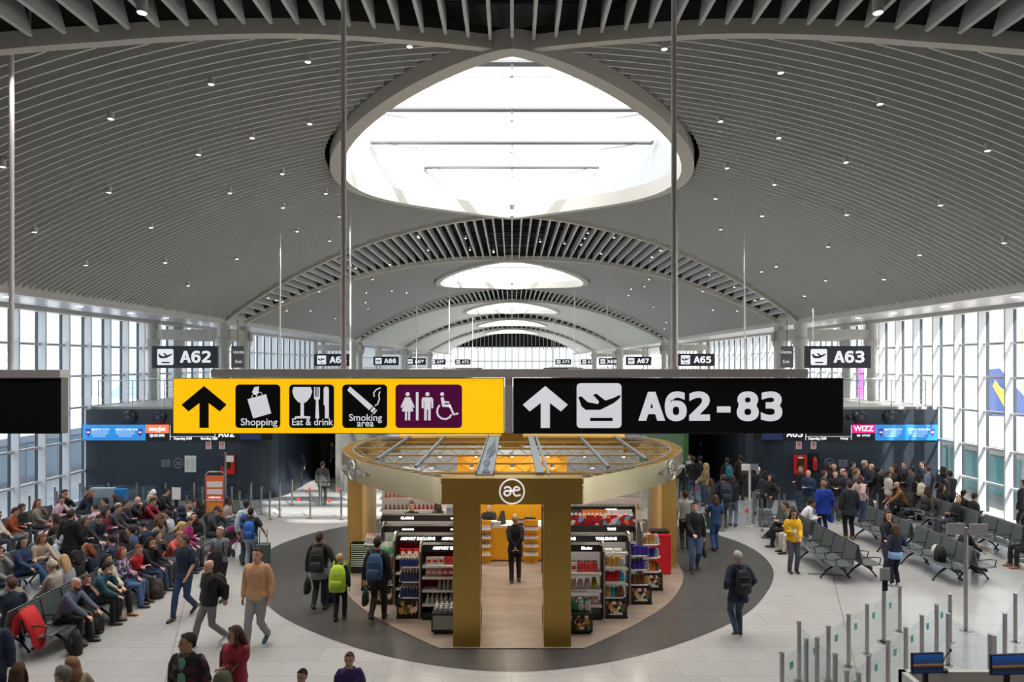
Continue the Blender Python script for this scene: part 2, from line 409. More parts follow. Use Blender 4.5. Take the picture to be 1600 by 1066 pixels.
# end of the hall, soffits, trims
for sg in (-1, 1):
    side = 'left' if sg < 0 else 'right'
    s_ = MB(); s_.box(*sorted((sg*XF, sg*17.5)), -2, 160, 7.5, 7.6); struct(s_.build('ceiling_soffit', soff_m))
    s_ = MB(); s_.box(*sorted((sg*(XF-.12), sg*(XF+.12))), -2, 150, 7.38, 7.8); struct(s_.build('trim_3', white))
    s_ = MB(); s_.box(*sorted((sg*16.75, sg*17.25)), -2, 150, 7.36, 7.5); struct(s_.build('trim_4', white))
    s_ = MB()
    for i in range(60):
        Y = 6+i*1.6
        s_.box(*sorted((sg*14.9, sg*14.92)), Y, Y+.9, 7.488, 7.5)
    wallm = MB(); frame = MB(); Y = 3.36
    while Y < 140:
        if not (30.9 < (Y-30.2) % 1e9+30.2 < 35.9 and False):
            frame.box(*sorted((sg*(XW-.28), sg*XW)), Y-.035, Y+.035, 0, 7.5); wallm.box(*sorted((sg*XW, sg*(XW+.1))), Y-.05, Y+.05, 0, 7.5)
        Y += 1.34
    struct(frame.build('window_frame', M(sr(222, 224, 226), .4, 0, .02))); struct(wallm.build('window_mullions', M(sr(70, 78, 88), .5, .2)))
    s_ = MB(); s_.box(*sorted((sg*(XW+.12), sg*(XW+.3))), -2, 10.5, 0, 7.5); struct(s_.build('wall_'+side, M(sr(120, 120, 120), .7)))  # added unseen blocker outside the near panes, darkens the near ceiling
    s_ = MB()
    for z in (.06, 1.2, 2.45, 3.75, 5.0, 6.2): s_.box(*sorted((sg*(XW-.1), sg*XW)), 2, 142, z-.04, z+.04)
    s_.box(*sorted((sg*(XW-.3), sg*(XW+.1))), 2, 142, 0, .12)
    struct(s_.build('window_transoms', M(sr(205, 208, 212), .4, .1, .02)))
    s_ = MB(); s_.add([(sg*(XW+.05), 2, 0), (sg*(XW+.05), 142, 0), (sg*(XW+.05), 142, 7.5), (sg*(XW+.05), 2, 7.5)], [(0, 1, 2, 3)])
    struct(s_.build('window_2' if sg < 0 else 'window_3', glass_mat((.85, .93, 1.0) if sg < 0 else (.9, .95, .97), .06, .01)))
e = MB(); e.box(-18, 18, 148, 148.3, 9.0, 13.9); struct(e.build('wall_back', M(sr(44, 44, 45), .7)))
e = MB()
for i in range(-14, 15): e.box(i*.85-.07, i*.85+.07, 147.4, 147.9, 8.6, zc(i*.85)+1.0)
struct(e.build('wall_back_louvres', slat_m))
e = MB()
for i in range(-12, 13): e.box(i*1.45-.06, i*1.45+.06, 146, 146.3, 0, 9)
for z in (3, 6, 9): e.box(-18, 18, 146, 146.2, z-.08, z+.08)
struct(e.build('window_frame_end', white))
e = MB(); e.add([(-18, 146.4, 0), (18, 146.4, 0), (18, 146.4, 9), (-18, 146.4, 9)], [(0, 1, 2, 3)]); struct(e.build('window_4', glass_mat((.9, .94, .97), .05)))
e = MB(); e.box(-18, 18, -2.2, -2, 0, 13.9); struct(e.build('wall_front', M(sr(60, 60, 60), .7)))
# column groups and beams at the foot of each louvre band
ci = 0
for k in range(1, 5):
    for sg in (-1, 1):
        for X in (13.6, 17.0):
            for dY in (-1.2, 1.25):
                c = MB(); c.lathe([(.24, 0), (.24, 6.2), (.3, 6.3), (.36, 6.45), (.36, 6.62), (.3, 6.75), (.3, 7.4)], (sg*X, MID[k]+dY, 0), 20)
                struct(c.build('column', white, smooth=False))
        bmz = MB(); x0, x1 = sorted((sg*13.2, sg*17.3)); bmz.box(x0, x1, MID[k]-1.36, MID[k]-1.04, 6.62, 7.1); bmz.box(x0, x1, MID[k]+1.09, MID[k]+1.41, 6.62, 7.1)
        bmz.box(*sorted((sg*13.42, sg*13.78)), MID[k]-1.3, MID[k]+1.35, 6.62, 7.15)
        struct(bmz.build('beam', offw))
# downlights on the vault: a small can hung from the slats, warm disc below
can = thing('ceiling_downlight', 'x', 'downlight')
c_ = MB(); c_.cyl(0, 0, 0, .15, .06, 14); c_.cyl(0, 0, .15, .42, .014, 8); c_.build('housing', white, can)
c_ = MB(); c_.cyl(0, 0, -.006, .002, .046, 14); c_.build('lens', lens_m, can)
mk = copier(can)
def lamp(p, e):
    d = bpy.data.lights.new('downlight_and_fill', 'SPOT'); d.energy = e; d.spot_size = R(105); d.spot_blend = .7; d.shadow_soft_size = .12; d.color = (1, .965, .92)
    o = bpy.data.objects.new('downlight_and_fill', d); COL.objects.link(o); o.location = (p.x, p.y, p.z-.06)
DL = [(481,94),(330,129),(173,183),(484,191),(394,213),(310,239),(441,269),(170,298),(359,299),(442,322),(236,353),(509,300),(54,360),(464,359),(515,374),(370,402),(530,336),(134,412),(258,408),(294,444),(640,70),(4,258),
 (1220,111),(1038,74),(1375,160),(1543,233),(1217,213),(1322,251),(1126,187),(1136,260),(1210,286),(1470,318),(1191,335),(1323,333),(1126,356),(1118,308),(1569,377),(1437,396),(1381,434),(1290,436),(1257,460),(1294,383),(1190,422),(1213,414)]
for i, (x, y) in enumerate(DL):
    p = vault_hit(x, y+3, -.1); lr = 'left' if x < 800 else 'right'
    mk((p.x, p.y, p.z), 0, 'small white can downlight on the near slatted vault, %s of the skylight' % lr, 'near %s vault downlights' % lr)
    lamp(p, LAMP_W)
for i, (x, y) in enumerate([(499,456),(572,458),(612,455),(635,458),(571,473),(575,483),(485,486),(524,498),(448,486),(582,437),(1014,437),(1007,448),(986,452),(982,462),(1021,480),(1041,504),(1114,485),(1152,486),(1098,456),(1038,514)]):
    p = vault_hit(x, y, -.12); lr = 'left' if x < 800 else 'right'
    mk((p.x, p.y, p.z), 0, 'tiny white downlight on the second vault, %s of its skylight' % lr, 'second %s vault downlights' % lr)
    if i % 3 == 0: lamp(p, LAMP_W*2.2)
for (x, y, lb) in ((47, 72, 'white can spotlight between the louvres at the top left corner'), (222, 18, 'white can spotlight between the louvres, above the left vault edge'), (1372, 18, 'white can spotlight between the louvres, above the right vault edge'), (1575, 78, 'white can spotlight at the rim in the top right corner')):
    p = vault_hit(x, y, -.05); mk((p.x, p.y, p.z-.02), 0, lb, 'louvre spotlights', (1.35, 1.35, 1.35)); lamp(p, LAMP_W)
for s_ in (-1, 1):
    for i in range(14):
        X = s_*random.choice((1.2, 2.4, 3.2, 4.4, 5.6, 6.6, 8, 9.3, 10.6, 11.8)); Y = MID[1]+random.uniform(-.7, .7)*wband(X)
        mk((X+.2, Y, zc(X)+.05), 0, 'white can spotlight between the louvres of the second arch band', 'second band spotlights')
    for i, Y in enumerate((9.5, 13.2, 17.5, 20.6, 24.0, 27.2, 30.0)):
        for X in ((15.2,) if i % 2 else (15.2,)):
            c_ = MB(); c_.cyl(0, 0, -.012, 0, .11, 16); o = c_.build('recessed_downlight', lens_m, None, (s_*X, Y, 7.498))
            tag(o, 'round recessed light in the %s side soffit' % ('left' if s_ < 0 else 'right'), 'downlight', '%s soffit lights' % ('left' if s_ < 0 else 'right'))
for Y in (47, 60, 73, 86, 100, 115): lamp(Vector((0, Y, 11)), LAMP_W*3.5)  # added fill spots without fixtures, brighten the far floor
for Y in (2.5, 7): 
    for X in (-7, 0, 7): lamp(Vector((X, Y, 10.5)), LAMP_W*1.0)  # added fill spots without fixtures, keep the near floor bright
# ---------------------------------------------------------------- outside: apron, boarding bridges, aircraft, town
g = MB(); g.box(-600, 600, -100, 900, -4.2, -4); struct(g.build('ground', tile_mat('concrete apron', sr(226, 225, 221), sr(220, 219, 215), sr(190, 190, 188), 7, 7, .08, .8)))
teal = M(sr(120, 185, 190), .25, .1, .06); conc = M(sr(226, 224, 220), .7, 0, .04); blueg = M(sr(205, 228, 242), .3, .1, .06)
def bridge(sg, y0, y1, label):
    t = thing('boarding_bridge', label, 'boarding bridge', (sg*(21.5 if sg > 0 else 24.6), y0, -4))
    L = y1-y0
    b = MB(); b.box(-2, 2, 0, L, 2.6 if sg > 0 else 0, 5.85); b.box(-2.15, 2.15, -.1, L+.1, 5.85, 6.15); b.build('tunnel', conc if sg > 0 else M(sr(226, 232, 242), .5, 0, .04), t)
    b = MB()
    for i in range(int(L/2.2)): b.box(*sorted((-sg*2.06, -sg*2.0)), .15+i*2.2, 2.1+i*2.2, 4.2, 5.75)
    b.build('side_glass', teal if sg > 0 else blueg, t)
    for i in range(int(L/9)): c = MB(); c.cyl(0, 4+i*9, 0, 2.6, .4, 12); c.build('support', conc, t)
bridge(-1, 14, 46, 'long pale boarding bridge with bluish glass outside the left windows')
bridge(1, 15, 36, 'long white boarding bridge with teal glass outside the right windows')
bridge(-1, 50, 66, 'farther boarding bridge outside the left windows past the gate hall')
bridge(1, 41, 62, 'farther boarding bridge outside the right windows past the gate hall')
def plane(x, y, rz, body, tail, s, label, mark=None, ztail=None):
    t = thing('airliner', label, 'aircraft', (x, y, -4), rz); t.scale = (s, s, s)
    b = MB(); b.tube([(0, -19, 3.4), (0, -17, 3.4), (0, -12, 3.5), (0, 8, 3.5), (0, 14, 4.0), (0, 19, 4.8)], [.3, 1.2, 1.95, 1.95, 1.3, .3], 16, rnd=True); b.build('fuselage', body, t, smooth=True)
    b = MB(); b.prism([(10.5, 5.2), (18.5, 5.2), (20.5, 11.6), (17.2, 11.8)], -.18, .18, 'x'); f = b.build('tail_fin', tail, t)
    if mark:
        b = MB(); b.prism([(15.4, 7.0), (16.6, 6.6), (18.4, 9.4), (18.0, 10.2), (17.2, 9.2), (16.2, 8.6)], -.24, .24, 'x'); b.build('emblem', mark, f)
    for q in (-1, 1):
        b = MB(); b.prism([(q*1.5, -3), (q*1.5, 3.5), (q*16, 8.5), (q*16, 7)], 2.6, 2.95, 'z'); b.build('wing', M(sr(200, 200, 200), .5), t)
        b = MB(); b.prism([(q*.6, 14), (q*.6, 17.5), (q*6, 19.5), (q*6, 18)], 4.7, 4.9, 'z'); b.build('tailplane', body, t)
        b = MB(); b.tube([(q*5, -3.5, 1.7), (q*5, 0, 1.7)], [1.0, .8], 14); b.build('engine', body, t)
        b = MB(); b.cyl(q*2.4, 1.5, 0, 2.6, .3, 10); b.build('landing_gear', blackm, t)
    b = MB(); b.cyl(0, -14, 0, 2.4, .25, 10); b.build('nose_gear', blackm, t)
wpaint = M(sr(235, 236, 238), .35, 0, .02)
plane(64, 74, R(100), wpaint, M(sr(44, 62, 110), .4), .76, 'white airliner with dark blue and yellow tail outside the right windows', M(sr(235, 200, 60), .4))
plane(66, 112, R(115), wpaint, M(sr(222, 60, 160), .4), .76, 'white airliner with a magenta tail farther out on the right apron', M(sr(120, 60, 180), .4))
plane(-72, 106, R(-80), wpaint, M(sr(120, 140, 170), .4), .76, 'white airliner with a pale blue tail outside the left windows')
for (x, y, lb) in ((-57, 82, 'tall red and white lighting mast outside the left windows'), (46, 74, 'tall orange and white mast outside the right windows, nearest of two'), (66, 88, 'tall red and white mast behind the blue-tailed airliner')):
    t = thing('lighting_mast', lb, 'mast', (x, y, -4))
    for i in range(6):
        b = MB(); b.cyl(0, 0, i*3.6, i*3.6+3.6, .45, 10); b.build('mast_section', M(sr(232, 176, 156), .5) if i % 2 else wpaint, t)
    b = MB(); b.box(-1.4, 1.4, -.5, .5, 21.6, 22.3); b.build('lamp_head', steel, t)
random.seed(4)
for i in range(44):
    sg = -1 if i % 2 else 1; x = sg*random.uniform(80, 330); y = 150+(i//2)*17; h = random.uniform(5, 13); wd = random.uniform(10, 34)
    t = thing('airport_building', 'pale low building on the hazy skyline outside the %s windows' % ('left' if sg < 0 else 'right'), 'building', (x, y, -4), random.uniform(-.05, .05), 'skyline buildings %s' % ('left' if sg < 0 else 'right'))
    c = random.uniform(.42, .62); b = MB(); b.box(-wd/2, wd/2, -6, 6, 0, h); b.box(-wd/4, wd/6, -3, 3, h, h+2); b.build('block', M((c, c*1.0, c*1.02), .8), t)
    b = MB()
    for q in range(int(h/3)): b.box(-wd/2+1, wd/2-1, -6.1, -6, 1+q*3, 2.2+q*3)
    b.build('window_band', M((.3, .34, .38), .4), t)
for i in range(22):
    sg = -1 if i % 2 else 1; x = sg*random.uniform(30, 42); y = 50+(i//2)*9
    t = thing('service_vehicle', 'small service van parked on the apron outside the %s windows' % ('left' if sg < 0 else 'right'), 'vehicle', (x, y, -4), random.uniform(0, 3), 'apron vehicles %s' % ('left' if sg < 0 else 'right'))
    col = random.choice((sr(230, 230, 230), sr(225, 160, 70), sr(70, 90, 130), sr(200, 60, 50)))
    b = MB(); b.prism([(-2.2, .5), (2.2, .5), (2.2, 1.3), (1.6, 1.4), (1.1, 2.2), (-2.2, 2.2)], -.9, .9); b.build('body', M(col, .4), t)
    for (a, c) in ((-1.4, -.92), (1.4, -.92), (-1.4, .92), (1.4, .92)):
        b = MB(); b.tube([(a, c-.08, .42), (a, c+.08, .42)], .42, 12); b.build('wheel', blackm, t)

# ---------------------------------------------------------------- gate blocks
navy = None
def panel_mat():
    m = bpy.data.materials.new('dark blue-grey panels'); m.use_nodes = True; n = m.node_tree.nodes; l = m.node_tree.links; b = n['Principled BSDF']
    t = n.new('ShaderNodeTexCoord'); s = n.new('ShaderNodeSeparateXYZ'); l.new(t.outputs['Object'], s.inputs[0]); c = n.new('ShaderNodeCombineXYZ')
    l.new(s.outputs[0], c.inputs[0]); l.new(s.outputs[2], c.inputs[1]); br = n.new('ShaderNodeTexBrick'); l.new(c.outputs[0], br.inputs[0]); br.offset = 0
    br.inputs['Scale'].default_value = 1; br.inputs['Brick Width'].default_value = 3.2; br.inputs['Row Height'].default_value = .62; br.inputs['Mortar Size'].default_value = .008
    br.inputs['Color1'].default_value = sr(44, 54, 66)+(1,); br.inputs['Color2'].default_value = sr(40, 50, 61)+(1,); br.inputs['Mortar'].default_value = sr(22, 26, 32)+(1,)
    l.new(br.outputs[0], b.inputs['Base Color']); b.inputs['Roughness'].default_value = .38; return m
navy = panel_mat(); YG = 27.4; rail_m = M(sr(190, 192, 194), .3, .8)
scr_blue = M(sr(38, 128, 200), .4, 0, .05, emit=.55); scr_blk = M(sr(10, 12, 22), .4, 0, 0); wtxt = M((.8, .82, .86), .5, 0, 0, emit=.5)
blue_dk = M(sr(20, 60, 120), .5, emit=.4)
def gate(sg, yg, near):
    sd = 'left' if sg < 0 else 'right'
    def X(a, b): return sorted((sg*a, sg*b))
    b = MB(); pl = [(17.1, yg), (10.9, yg)]+[(10.9-1.5*math.sin(R(a)), yg+1.5-1.5*math.cos(R(a))) for a in (15, 30, 45, 60, 75, 90)]+[(9.4, yg+8), (17.1, yg+8)]
    b.prism([(sg*x, y) for x, y in pl], 0, 3.65, 'z'); struct(b.build('wall_'+sd, navy))
    b = MB(); b.prism([(sg*x, y+.25) for x, y in pl], 3.65, 3.75, 'z'); struct(b.build('ceiling_slab', offw))
    # corridor beside the block: black portal then glossy side wall
    b = MB(); b.box(*X(7.4, 9.4), yg+6, yg+6.1, 0, 3.6); b.box(*X(7.2, 9.4), yg+2.5, yg+8, 3.3, 3.65); struct(b.build('wall_portal', dark_m))
    b = MB(); b.prism([(sg*x, y) for x, y in ((7.5, yg+1.6), (7.3, yg+1.6), (6.6, yg+8), (7.4, yg+8))], 0, 3.4, 'z')
    struct(b.build('wall_side', M(sr(70, 120, 70), .3, 0, .1) if sg > 0 else M(sr(130, 132, 130), .25, .3)))
    # railing on top of the block
    t = thing('railing', 'steel wire railing on top of the %s dark gate block, %s' % (sd, {27: 'nearest', 53: 'second along the hall', 80: 'third along the hall', 106: 'farthest'}.get(int(yg), 'farther')), 'railing', (0, 0, 3.75))
    pts = [(16.9, yg+.5), (14.2, yg+.5), (14.2, yg+4), (16.9, yg+4)]
    for (a, c), (d, e) in zip(pts, pts[1:]):
        r_ = MB()
        for z in (.25, .5, .75): r_.tube([(sg*a, c, z), (sg*d, e, z)], .008, 5)
        r_.tube([(sg*a, c, 1.05), (sg*d, e, 1.05)], .022, 6); r_.build('rail', rail_m, t)
    for (a, c) in pts+[(15.5, yg+.5)]:
        r_ = MB(); r_.cyl(sg*a, c, 0, 1.05, .022, 8); r_.build('post', rail_m, t)
    if not near: return
    # air nozzles
    for (px, s) in (((203, 1.), (250, .9)) if sg < 0 else ((1390, 1.), (1343, 1.), (1326, .35))):
        p = at(px, 652, 0); x = (px-HX)/FPX*YG; z = CAMZ-(652-HY)/FPX*YG
        t = thing('air_nozzle', 'round black air nozzle on the %s gate wall, %s' % (sd, {203: 'above the blue screen', 250: 'nearer the yellow sign', 1390: 'above the blue screen', 1343: 'nearer the black sign', 1326: 'small sensor beside the nozzles'}[px]), 'air nozzle', (x, YG-.002, z))
        q = MB(); q.tube([(0, 0, 0), (0, -.06, 0), (0, -.14, 0)], [.27*s, .27*s, .2*s], 20); q.build('housing', M(sr(24, 27, 32), .35), t)
        q = MB(); q.tube([(0, -.13, 0), (0, -.2, 0)], [.14*s, .1*s], 16); q.build('nozzle', M(sr(70, 76, 84), .25, .5), t)
    z0, z1 = 2.42, 3.04
    def xp(px): return (px-HX)/FPX*YG
    yf = YG-.07
    # blue notice screen
    a, c = (131, 229) if sg < 0 else (1366, 1464)
    t = thing('notice_screen', 'blue notice screen with white writing in two languages on the %s gate wall' % sd, 'screen', (xp((a+c)/2), YG, (z0+z1)/2))
    q = MB(); q.box(xp(a)-xp((a+c)/2), xp(c)-xp((a+c)/2), -.07, 0, -.31, .31); q.build('panel', scr_blue, t)
    for e_, (tx, ss) in ((-.55, ('RISPETTA TUTTI', .1)), (.5, ('RESPECT EVERYONE', .1))):
        text_mesh(tx, ss, wtxt, 'lettering', t, (e_, -.075, .12), bold=.004)
        for i in range(4):
            q = MB(); wd = (.42, .44, .36, .3)[i]; q.box(e_-wd, e_+wd-.1, -.076, -.072, .02-i*.06, .04-i*.06); q.build('small_print', M((.55, .75, .9), .5, emit=.4), t)
    for e_ in (-1.03, 1.03):
        q = MB(); q.prism([(e_-.1, .16), (e_+.1, .16), (e_+.1, -.02), (e_, -.17), (e_-.1, -.02)], -.078, -.072); q.build('shield', M(sr(70, 60, 150), .5, emit=.4), t)
        q = MB(); q.prism([(e_-.06, .04), (e_+.06, .04), (e_+.06, -.01), (e_-.06, -.01)], -.082, -.076); q.build('shield_mark', wtxt, t)
    # airline display
    a, c = (229, 265) if sg < 0 else (1330, 1366); xm = xp((a+c)/2); hw = (xp(c)-xp(a))/2
    t = thing('airline_display', ('orange' if sg < 0 else 'magenta')+' and black airline display beside the blue screen', 'screen', (xm, YG, (z0+z1)/2))
    q = MB(); q.box(-hw, hw, -.07, 0, -.31, -.02); q.build('lower_panel', scr_blk, t)
    q = MB(); q.box(-hw, hw, -.07, 0, -.02, .31); q.build('colour_panel', M(sr(250, 115, 75) if sg < 0 else sr(230, 20, 125), .5, 0, 0, emit=.6), t)
    text_mesh('easyJet' if sg < 0 else 'WIZZ', .24 if sg < 0 else .3, wtxt, 'lettering', t, (0, -.075, .15), bold=.008)
    text_mesh('EJU01898' if sg < 0 else 'W4 06047', .15, wtxt, 'lettering', t, (0, -.075, -.12), bold=.006)
    # long flight board
    a, c = (265, 425) if sg < 0 else (1178, 1330); xm = xp((a+c)/2); hw = (xp(c)-xp(a))/2
    t = thing('flight_board', 'long black flight board under the %s' % ('yellow sign on the left gate wall' if sg < 0 else 'big black sign on the right gate wall'), 'screen', (xm, YG, (z0+z1)/2))
    q = MB(); q.box(-hw, hw, -.06, 0, -.31, .31); q.build('panel', scr_blk, t)
    for (px, s_, sz) in ((300, 'Departing 13:30', .13), (347, 'Boarding 12:50', .13), (355, 'A62', .3)) if sg < 0 else ((1282, 'Departing 12:00', .13), (1322, 'Priority', .12), (1241, 'A63', .3)):
        big = len(s_) == 3; x = xp(px)-xm
        if not big: x = xp({300: 287, 347: 328}.get(px, px) if sg < 0 else {1282: 1276, 1322: 1318}[px])-xm
        text_mesh(s_, sz if not big else .5, wtxt, 'lettering', t, (x if not big else (xp(355) if sg < 0 else xp(1241))-xm, -.065, -.24 if not big else -.04), bold=.006 if not big else .014, sx=.85 if not big else 1)
    fr = MB(); u0, u1 = ((267, 337) if sg < 0 else (1258, 1329)); fr.box(xp(u0)-xm, xp(u1)-xm, -.066, -.06, -.165, -.15)
    for u in (u0, u1): fr.box(xp(u)-xm-.01, xp(u)-xm+.01, -.066, -.06, -.3, .3)
    fr.build('ruled_lines', wtxt, t)
    q = MB(); ux = xp(392 if sg < 0 else 1206)-xm; q.box(ux-.42, ux+.42, -.066, -.06, -.28, .28); pp = q.build('plane_symbol_panel', M(sr(30, 44, 90), .5, emit=.2), t)
gate(-1, YG, True); gate(1, YG, True)
for k in (2, 3, 4):
    for sg in (-1, 1): gate(sg, MID[k]-6, False)
# things on the near gate walls
def xg(px, y=YG): return (px-HX)/FPX*y
def zg(py, y=YG): return CAMZ-(py-HY)/FPX*y
paper = M(sr(228, 226, 224), .6, 0, .02); redm = M(sr(200, 28, 30), .4, 0, .05); greym = M(sr(120, 126, 134), .5)
for (px, lb) in ((326, 'small white notice with red squares on the left gate wall, nearer the blue screen'), (347, 'small white notice with red squares on the left gate wall, nearer the corridor'), (1248, 'small white notice with red print on the right gate wall, nearer the corridor'), (1271, 'small white notice with red print on the right gate wall, nearer the magenta display')):
    t = thing('wall_notice', lb, 'notice', (xg(px), YG, zg(696))); q = MB(); q.box(-.11, .11, -.012, 0, -.15, .15); q.build('sheet', paper, t)
    q = MB()
    for i in range(2):
        for j in range(2): q.box(-.07+i*.08, -.01+i*.08, -.015, -.012, -.02+j*.08, .04+j*.08)
    q.box(-.08, .08, -.015, -.012, -.12, -.1); q.box(-.08, .08, -.015, -.012, -.08, -.06); q.build('print', redm, t)
def ring_sign(px, py, lb):
    t = thing('ring_sign', lb, 'wall sign', (xg(px), YG, zg(py))); q = MB(); P = [(.19*math.cos(a*PI/12), -.01, .19*math.sin(a*PI/12)) for a in range(25)]; q.tube(P, .02, 6); q.build('ring', greym, t)
    text_mesh('MUTE', .1, greym, 'lettering', t, (0, -.012, 0), bold=.004) if False else None
    q = MB(); 
    for i in range(3): q.box(-.1, .1, -.012, 0, -.06+i*.05, -.03+i*.05)
    q.build('wording_bars', greym, t)
ring_sign(279, 724, 'grey ring emblem on the left dark gate wall'); ring_sign(1295, 724, 'grey ring emblem above the queue on the right gate wall')
for (px, lb) in ((259, 'faint grey grid panel beside the ring emblem on the left wall'), (1317, 'faint grey grid panel beside the ring emblem on the right wall')):
    q = MB()
    for i in range(2):
        for j in range(5): q.box(-.18+i*.19, -.01+i*.19, -.01, 0, -.14+j*.06, -.1+j*.06)
    tag(q.build('grid_panel', greym, None, (xg(px), YG, zg(724))), lb, 'wall panel')
t = thing('map_panel', 'white framed panel with two printed columns on the left dark gate wall', 'wall panel', (xg(298), YG, zg(725)))
q = MB(); q.box(-.23, .23, -.05, 0, -.33, .33); bevel(q.build('board', M(sr(215, 215, 205), .5), t), .03)
for x in (-.1, .1):
    q = MB(); q.box(x-.06, x+.06, -.056, -.05, -.22, .22); q.build('print', M(sr(190, 196, 190), .5), t)
def extinguisher(sg, px, lb):
    t = thing('fire_cabinet', lb, 'fire cabinet', (xg(px), YG, zg(724)))
    q = MB(); q.box(-.26, .26, -.12, 0, -.42, .34); q.build('cabinet', redm, t); q = MB(); q.box(-.15, .15, -.125, -.12, -.2, .18); q.build('glass', M(sr(60, 50, 20), .15), t)
    q = MB(); q.box(-.1, .1, -.127, -.12, .21, .27); q.build('label', paper, t)
extinguisher(1, 1249, 'red fire hose cabinet on the right gate wall'); extinguisher(-1, 357, 'red fire hose cabinet at the end of the left gate wall')
t = thing('fire_extinguisher', 'red fire extinguisher in a black niche on the right gate wall', 'fire extinguisher', (xg(1271), YG, zg(722)))
q = MB(); q.box(-.2, .2, -.05, 0, -.4, .36); q.build('niche', blackm, t)
q = MB(); q.lathe([(.07, -.32), (.085, -.3), (.085, .1), (.05, .17), (.025, .19), (.025, .24)], (0, -.12, 0), 14); q.build('cylinder', redm, t, smooth=True)
q = MB(); q.tube([(0, -.12, .24), (.08, -.14, .22), (.1, -.16, -.1)], .014, 6); q.build('hose', blackm, t)

# ---------------------------------------------------------------- hanging signs
yel = M(sr(253, 190, 15), .35, 0, 0, emit=.62); sblk = M(sr(10, 11, 14), .75, 0, 0); swht = M(sr(232, 232, 238), .5, 0, 0, emit=.42); spur = M(sr(104, 18, 76), .4, 0, 0, emit=.22)
hous = M(sr(238, 230, 228), .6, 0, .03); YS = 10.5; sc_ = YS/FPX
def rrect(x0, x1, z0, z1, r=.045, n=5):
    P = []
    for cx, cz, a0 in ((x1-r, z1-r, 0), (x0+r, z1-r, 90), (x0+r, z0+r, 180), (x1-r, z0+r, 270)):
        P += [(cx+r*math.cos(R(a0+90*i/n)), cz+r*math.sin(R(a0+90*i/n))) for i in range(n+1)]
    return P
def disc(c, r, n=16): return [(c[0]+r*math.cos(2*PI*i/n), c[1]+r*math.sin(2*PI*i/n)) for i in range(n)]
def flat(polys, d=.006):   # polygons standing just proud of the sign face
    q = MB()
    for P in polys: q.prism(P, -d, 0)
    return q
def stroke(P, wd):
    out_l, out_r = [], []
    for i, p in enumerate(P):
        a = Vector(P[max(i-1, 0)]); b = Vector(P[min(i+1, len(P)-1)]); d = (b-a).normalized(); n_ = Vector((-d.y, d.x))*wd/2
        out_l.append((p[0]+n_.x, p[1]+n_.y)); out_r.append((p[0]-n_.x, p[1]-n_.y))
    return out_l+out_r[::-1]
def arc(c, r, a0, a1, n=14): return [(c[0]+r*math.cos(R(a0+(a1-a0)*i/n)), c[1]+r*math.sin(R(a0+(a1-a0)*i/n))) for i in range(n+1)]
ARROW = [(0, .44), (.42, 0.02), (.29, -.13), (.085, .06), (.085, -.5), (-.085, -.5), (-.085, .06), (-.29, -.13), (-.42, .02)]
PLANE = [(-.40, .12), (-.34, .13), (-.22, .02), (-.02, -.02), (.0, .03), (-.12, .16), (-.05, .18), (.12, .05), (.28, .10), (.38, .15), (.42, .14), (.38, .08), (.28, .0), (.02, -.13), (-.26, -.13), (-.34, -.06)]
def panel_sign(name, px0, px1, label, cat='sign', mat=None):
    xm = ((px0+px1)/2-HX)*sc_; hw = (px1-px0)/2*sc_; zt = CAMZ-(592-HY)*sc_; zb = CAMZ-(677-HY)*sc_
    t = thing(name, label, cat, (xm, YS, (zt+zb)/2)); hh = (zt-zb)/2
    q = MB(); q.box(-hw, hw, 0, .16, -hh, hh); q.build('panel', mat, t)
    q = MB(); q.box(-hw-.012, hw+.012, .01, .17, -hh-.012, -hh+.002); q.box(-hw-.012, hw+.012, .01, .17, hh-.002, hh+.012); q.box(-hw-.012, -hw, .01, .17, -hh, hh); q.box(hw, hw+.012, .01, .17, -hh, hh); q.build('edge_frame', M(sr(150, 145, 140), .4, .5), t)
    return t, xm, (zt+zb)/2
def P2(px, py, xm, zm): return ((px-HX)*sc_-xm, CAMZ-(py-HY)*sc_-zm)
T1, xm, zm = panel_sign('direction_sign', 271, 787, 'large yellow overhead sign with shopping, food, smoking and toilet symbols', mat=yel)
q = lambda x, y: P2(x, y, xm, zm)
s = 84*sc_
flat([[(q(319, 634)[0]+a*s*1.0, q(319, 634)[1]+b*s*.83) for a, b in ARROW]]).build('arrow', sblk, T1)
def icon(x0, x1, y0, y1, mat): 
    a, b = q(x0, y1), q(x1, y0); return flat([rrect(a[0], b[0], a[1], b[1], .06)]).build('symbol_panel', mat, T1)
def onpanel(panel, polys, nm='symbol', mat=None):
    o = flat(polys).build(nm, mat or swht, panel, (0, -.006, 0)); return o
I = icon(368, 438, 601, 669, sblk)
onpanel(I, [[q(*p) for p in ((387, 624), (416, 616), (424, 646), (396, 654))], stroke([q(393, 622), q(396, 616), q(399, 615), q(402, 620)], .008), stroke([q(401, 619), q(404, 613), q(408, 613), q(410, 617)], .008), [q(*p) for p in ((394, 613), (398, 605), (405, 604), (404, 614), (399, 617))]])
text_mesh('Shopping', .155, swht, 'lettering', I, (q(405, 661)[0], -.008, q(0, 660)[1]), bold=.0012)
I = icon(452, 522, 601, 669, sblk)
cupz = [q(*p) for p in ((459, 605), (486, 605), (488, 612), (485, 621), (479, 628), (475, 630), (475, 650), (485, 651), (485, 654), (461, 654), (461, 651), (470, 650), (470, 630), (466, 628), (460, 621), (457, 612))]
fork = [[q(*p) for p in ((491, 605), (493, 605), (493, 620), (495, 620), (495, 605), (496.5, 605), (496.5, 620), (498, 620), (498, 605), (500, 605), (500, 623), (497.5, 626), (499, 654), (493, 654), (494, 626), (491, 623))]]
knife = [[q(*p) for p in ((506, 607), (509, 604), (513, 605), (514, 609), (514, 654), (508, 654), (508, 634), (506, 633))]]
onpanel(I, [cupz]+fork+knife)
